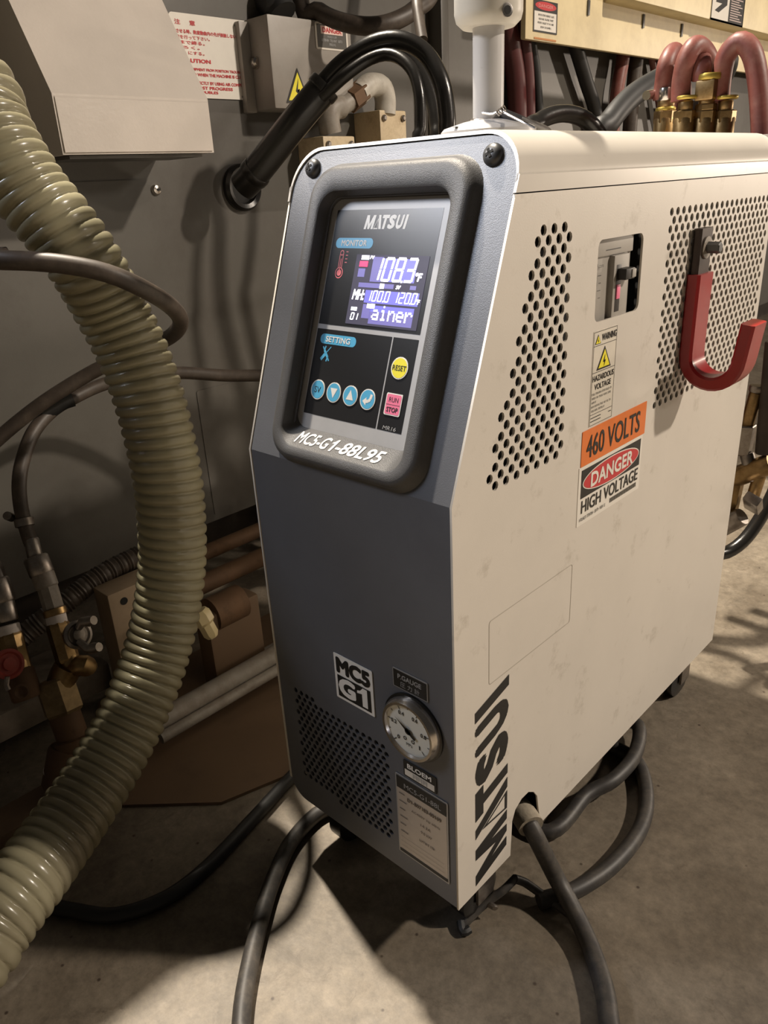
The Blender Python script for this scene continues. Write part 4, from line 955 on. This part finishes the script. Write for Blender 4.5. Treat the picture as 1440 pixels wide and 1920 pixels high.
MB().lathe((.0098, .3545, ZB + .5050), (1, 0, 0), [(.0050, 0), (.0050, .011), (.0042, .0118)], 6).build('bolt', M_screw, hk_)

# casters
for cx, cy in ((-.185, .050), (-.030, .060), (-.185, .505), (-.030, .500)):
    w_ = part(MB().lathe((cx - .011, cy, .0255), (1, 0, 0), [(.018, 0), (.0255, .003), (.0255, .019), (.018, .022)], 26), 'caster', M_rubber)
    MB().box((cx - .015, cy - .012, .024), (cx - .012, cy + .012, ZB - .001)).add(*(lambda q: (q.v, q.f))(MB().box((cx + .012, cy - .012, .024), (cx + .015, cy + .012, ZB - .001)))).add(*(lambda q: (q.v, q.f))(MB().box((cx - .022, cy - .022, ZB - .006), (cx + .022, cy + .022, ZB + .006)))).build('caster_fork', M_steel, w_, False)

# ------------------------------------------------------------------ on and around the controller
# signal pole
py_ = .189; pz = ZB + HT
pole = thing('signal_pole', 'white pole with round flange and collar standing on the controller', 'pole', (CX, py_, pz))
MB().lathe((CX, py_, pz), (0, 0, 1), [(.0375, 0), (.0375, .006), (.035, .0085), (.020, .0125), (.014, .0135)], 40).build('flange', M_polew, pole)
MB().lathe((CX, py_, pz + .012), (0, 0, 1), [(.0120, 0), (.0120, .072)], 28).build('tube', M_polew, pole)
MB().lathe((CX, py_, pz + .076), (0, 0, 1), [(.012, .0), (.020, .0), (.0245, .004), (.0258, .009), (.0258, .09), (.024, .095)], 36).build('collar', mat('ivory_collar', (.52, .49, .43), .4, var=.04, vscale=30, dirt=(.2, .16, .1), dscale=60, damt=.5, dthr=(.62, .8)), pole)
sd = Vector((.75, -.66, 0)).normalized()
cs = Vector((CX, py_, pz + .092)) + sd.cross(Vector((0, 0, 1))) * -.0
scp = PY(962, 14, .176); dirv = Vector((scp.x - CX, scp.y - py_, 0)).normalized()
MB().lathe(Vector((CX, py_, scp.z)) + dirv * .0252, dirv, [(.0046, 0), (.0046, .0012), (.0032, .0014)], 16).build('set_screw', M_chrome, pole)
MB().lathe(Vector((CX, py_, scp.z)) + dirv * .0258, dirv, [(.0028, 0), (.0028, .001)], 10).build('screw_socket', M_shade, pole)
MB().box((CX - .006, py_ - .0372, pz + .0085), (CX - .003, py_ - .034, pz + .0088)).build('flange_mark', M_screw, pole, False)
# wire twisted around the pole
wr = [Vector((CX + .0136 * math.cos(a), py_ + .0136 * math.sin(a), pz + .019 - .0012 * a)) for a in [PI * 1.15 + 2 * PI * k / 26 for k in range(0, 27)]]
tw = [wr[-1], Vector((CX + .004, py_ - .016, pz + .017)), PY(942, 208, py_ - .012), PY(955, 216, py_ - .015), PY(975, 228, py_ - .02), PY(1000, 238, py_ - .025), PY(1012, 248, py_ - .02)]
wi = thing('tie_wire', 'thin pale wire twisted round the foot of the white pole', 'wire', (CX, py_, pz + .012))
MB().tube(wr, .0010, 8).build('wire_loop', M_chrome, wi)
MB().tube(spline([PY(905, 212, py_ - .014), PY(925, 214, py_ - .014), PY(938, 208, py_ - .014), PY(955, 216, py_ - .016), PY(978, 228, py_ - .02), PY(1004, 241, py_ - .02)], .003), .0010, 8).build('wire_tail', M_chrome, wi)
for k in range(4):
    c = PY(934 + 4 * k, 212 - 3 * k, py_ - .015)
    MB().lathe(c, (1, .3, .5), [(.0022, -.0006), (.0026, 0), (.0022, .0006)], 10, caps=False).build('wire_twist', M_chrome, wi)
hose('pole_cable', [PY(942, 212, py_), PY(962, 220, py_), PY(990, 232, py_ + .01), (-.105, .27, pz + .0042), (-.17, .33, pz + .0042), (-.22, .37, pz - .004), (-.228, .38, pz - .08)], .0036, M_cable, 'grey-green cable leaving the foot of the white pole', 'cable')

# brass fittings and red hoses at the rear
RY = .578
def P3(px, py, y=RY): return PY(px, py, y)
def fitting(c0, label, hosepts, r, elbow=False, clamp=False, y=RY):
    f = thing('hose_fitting', label, 'hose', P3(c0, 270, y), 'red hoses on brass fittings behind the controller')
    t_ = (P3(c0, 230, y) - CAM).length * .86
    base = P3(c0, 300, y); s = lambda w: w / 2 / FPX * t_
    b = Vector((base.x, base.y, 0)); z = lambda py: P3(c0, py, y).z
    up = lambda p0, p1, w, nm, mt, n=20: MB().lathe((b.x, b.y, z(p0)), (0, 0, 1), [(s(w) * .94, 0), (s(w), .0012), (s(w), z(p1) - z(p0) - .0012), (s(w) * .94, z(p1) - z(p0))], n).build(nm, mt, f, n > 8)
    up(300, 222, 38, 'nipple', M_brass); up(232, 208, 40, 'hex_nut', M_brass, 6)
    if clamp:
        up(209, 202, 36, 'brass_ring', M_brassy); up(203, 188, 30, 'stem', M_brass)
        up(190, 166, 34, 'hose_clamp', M_chrome)
        MB().lathe(P3(c0 - 22, 178, y - .01), (0, 1, .1), [(.005, -.008), (.005, .008)], 12).build('clamp_screw', M_chrome, f)
    elif elbow:
        up(209, 196, 38, 'hex_nut', M_brass, 6); up(198, 188, 28, 'stem', M_brass)
        MB().box((-s(34), -s(34), z(190)), (s(34), s(34), z(152)), Matrix.Translation((b.x, b.y, 0)), bev=.002).build('elbow_block', M_brass, f)
        up(152, 140, 42, 'brass_ring', M_brassy)
    else:
        up(209, 190, 26, 'stem', M_brass); up(188, 181, 40, 'brass_ring', M_brassy)
    MB().tube(spline(hosepts, .004), r, 18).build('hose_tube', M_redhose, f)
    return f
fitting(1240, 'leftmost red hose with a steel clamp on its brass fitting', [P3(1240, 188), P3(1243, 160), P3(1249, 120), P3(1262, 97, RY + .02), P3(1272, 108, RY + .05), P3(1276, 150, RY + .07), P3(1276, 230, RY + .09), (-.19, .70, .40)], .0095, clamp=True)
fitting(1276, 'second red hose from the left, arching over the brass elbow', [P3(1276, 190, RY - .02), P3(1278, 150, RY - .02), P3(1288, 108, RY - .02), P3(1304, 86, RY - .01), P3(1322, 98, RY + .01), P3(1335, 130, RY + .04), P3(1342, 180, RY + .07), P3(1344, 260, RY + .09), (-.14, .70, .40)], .0102, y=RY - .02)
fitting(1314, 'short red hose on the tall brass elbow fitting', [P3(1315, 150, RY - .01), P3(1316, 128, RY - .01), P3(1316, 110, RY + .01), P3(1320, 100, RY + .05), P3(1326, 115, RY + .10), P3(1330, 200, RY + .13), (-.17, .74, .40)], .0100, elbow=True, y=RY - .01)
fitting(1349, 'rightmost red hose in a tall arch over its brass fitting', [P3(1349, 190), P3(1352, 150), P3(1362, 105), P3(1384, 80), P3(1403, 88), P3(1416, 120), P3(1424, 180), P3(1428, 260), P3(1430, 330), (-.035, .60, .35)], .0105)
mf = MB().box((P3(1225, 260).x, RY - .03, ZB + .50), (P3(1365, 260).x, RY + .03, P3(1300, 285).z), bev=.003).build('manifold_block', M_brass); tag(mf, 'brass manifold block hidden behind the top of the controller', 'manifold')
MB().box((mf.data.vertices[0].co.x * 0 + P3(1290, 260).x - .03, D + .002, ZB + .505), (P3(1290, 260).x + .03, RY - .029, ZB + .53)).build('manifold_bracket', M_steel, mf, False)

# valves at the right, low behind the controller
rv = thing('rear_valve', 'brass valve and steel fittings peeping out behind the right edge of the controller', 'valve', PY(1400, 900, .62))
def rl_(name, a, b, w, m_, n=16, y=.60):
    A, B = PY(*a, y), PY(*b, y); d = B - A; t_ = .86; r = w / 2 / FPX * t_
    MB().lathe(A, d, [(r * .92, 0), (r, .0015), (r, d.length - .0015), (r * .92, d.length)], n).build(name, m_, rv, n > 8)
rl_('rear_pipe', (1418, 735), (1400, 800), 26, M_brass); rl_('pipe_ring', (1421, 722), (1419, 734), 32, M_steel)
rl_('union_nut', (1398, 795), (1388, 850), 44, M_steel, 6); rl_('valve_body', (1352, 905), (1448, 868), 44, M_brass, 20); rl_('valve_stem', (1400, 850), (1412, 900), 28, M_steel)
rl_('side_pipe', (1452, 640), (1432, 850), 34, M_base); rl_('hex_cap', (1375, 900), (1362, 960), 46, M_brass, 6)
rl_('port', (1425, 890), (1412, 930), 26, M_brass)
MB().box((-.010, -.006, -.030), (.010, .006, .030), frame(PY(1410, 943, .60), RM @ Vector((.25, 1, 0)), RM @ Vector((0, 0, 1))) @ Matrix.Rotation(0, 4, 'X') @ frame((0, 0, 0), (0, 0, 1), (1, 0, 0)) if False else Matrix.Translation(PY(1412, 944, .59)) @ Matrix.Rotation(math.radians(20), 4, 'Y') @ Matrix.Rotation(math.radians(55), 4, 'X'), bev=.002).build('lever', M_steel, rv)
rl_('lower_port', (1352, 990), (1392, 968), 40, M_steel, 18, .585)
hose('rear_black_hose', [PY(1335, 1040, .60), PY(1362, 1036, .62), PY(1392, 1016, .64), PY(1420, 980, .66), PY(1450, 925, .68), PY(1480, 850, .7), (.03, .80, .42), (-.02, .95, .55), (-.2, 1.15, .55), (-.7, 1.4, .5)], .0088, M_rubber, 'black hose curving out low behind the right edge of the controller')

# cords on the floor
cg = 'cords on the concrete floor'
hose('power_cord', [(-.10, .16, .05), (-.07, .155, .058), (-.035, .135, .062), PX(985, 1533, -.006), PX(1005, 1570, .010), PZ(1040, 1640, .035), PZ(1072, 1700, .018), PZ(1105, 1770, .0095), PZ(1132, 1850, .0090), PZ(1143, 1925, .0090), PZ(1148, 2010, .009), (.17, -.12, .009), (.19, -.40, .009), (.16, -.9, .009)], .0085, M_cable, 'thick grey power cord coming out of the notch and running to the front', 'cord', cg)
sheath = thing('cord_gland', 'dusty pale sheath on the power cord in the notch of the side panel', 'gland', PX(975, 1520, -.01))
MB().tube(spline([(-.045, .137, .068), PX(968, 1512, -.02), PX(985, 1532, -.006), PX(996, 1550, .004)], .004), [.0125, .0125] * 0 or .0125, 18).build('gland_sleeve', mat('dusty_sheath', (.30, .26, .20), .7, var=.25, vscale=90, bump=.4, bscale=300), sheath)
hose('signal_cable', [PZ(965, 1648, .030), PZ(985, 1655, .022), PZ(1020, 1680, .010), PZ(1060, 1708, .006), PZ(1078, 1722, .006)], .0042, M_cable, 'thin grey cord joining the thick power cord on the floor', 'cable', cg)
hose('coiled_cord', [PZ(1010, 1690, .008), PZ(1080, 1668, .008), PZ(1150, 1620, .008), PZ(1200, 1555, .008), PZ(1212, 1490, .008), PZ(1195, 1430, .008), PZ(1150, 1400, .008), (-.08, .34, .008), (-.14, .27, .008), (-.12, .20, .008), PZ(1020, 1560, .010), PZ(1100, 1490, .018), PZ(1150, 1462, .024), PZ(1190, 1415, .026), PZ(1196, 1360, .024), PZ(1150, 1350, .012)], .0082, M_cable, 'grey cord coiled on the floor under the right side of the controller', 'cord', cg)
hose('front_cord', [(-.207, .43, .0085), (-.205, .27, .0085), PZ(700, 1470, .0085), PZ(640, 1505, .0085), PZ(592, 1528, .0085), PZ(545, 1580, .0085), PZ(512, 1650, .0085), PZ(490, 1720, .0085), PZ(470, 1800, .0085), PZ(457, 1870, .0085), PZ(452, 1925, .0085), PZ(448, 2010, .0085), (-.03, -.30, .0085), (.04, -.55, .0085), (.06, -1.0, .0085)], .0082, M_cable, 'dark grey cord running from under the controller to the lower edge', 'cord', cg)
st = thing('floor_strap', 'short twisted grey strap lying under the front corner of the controller', 'strap', PZ(870, 1735, 0))
MB().tube(spline([PZ(868, 1736, .004), PZ(890, 1712, .010), PZ(915, 1690, .016), PZ(945, 1668, .024), PZ(968, 1645, .030)], .004), .0040, 10).build('strap_band', M_cable, st)
MB().tube(spline([PZ(864, 1728, .006), PZ(868, 1748, .004), PZ(880, 1742, .004)], .003), .0042, 8).build('strap_end', M_blackm, st)
MB().tube(spline([PZ(905, 1690, .014), PZ(925, 1700, .016), PZ(928, 1704, .016)], .003), .0030, 8).build('strap_buckle', M_steel, st)
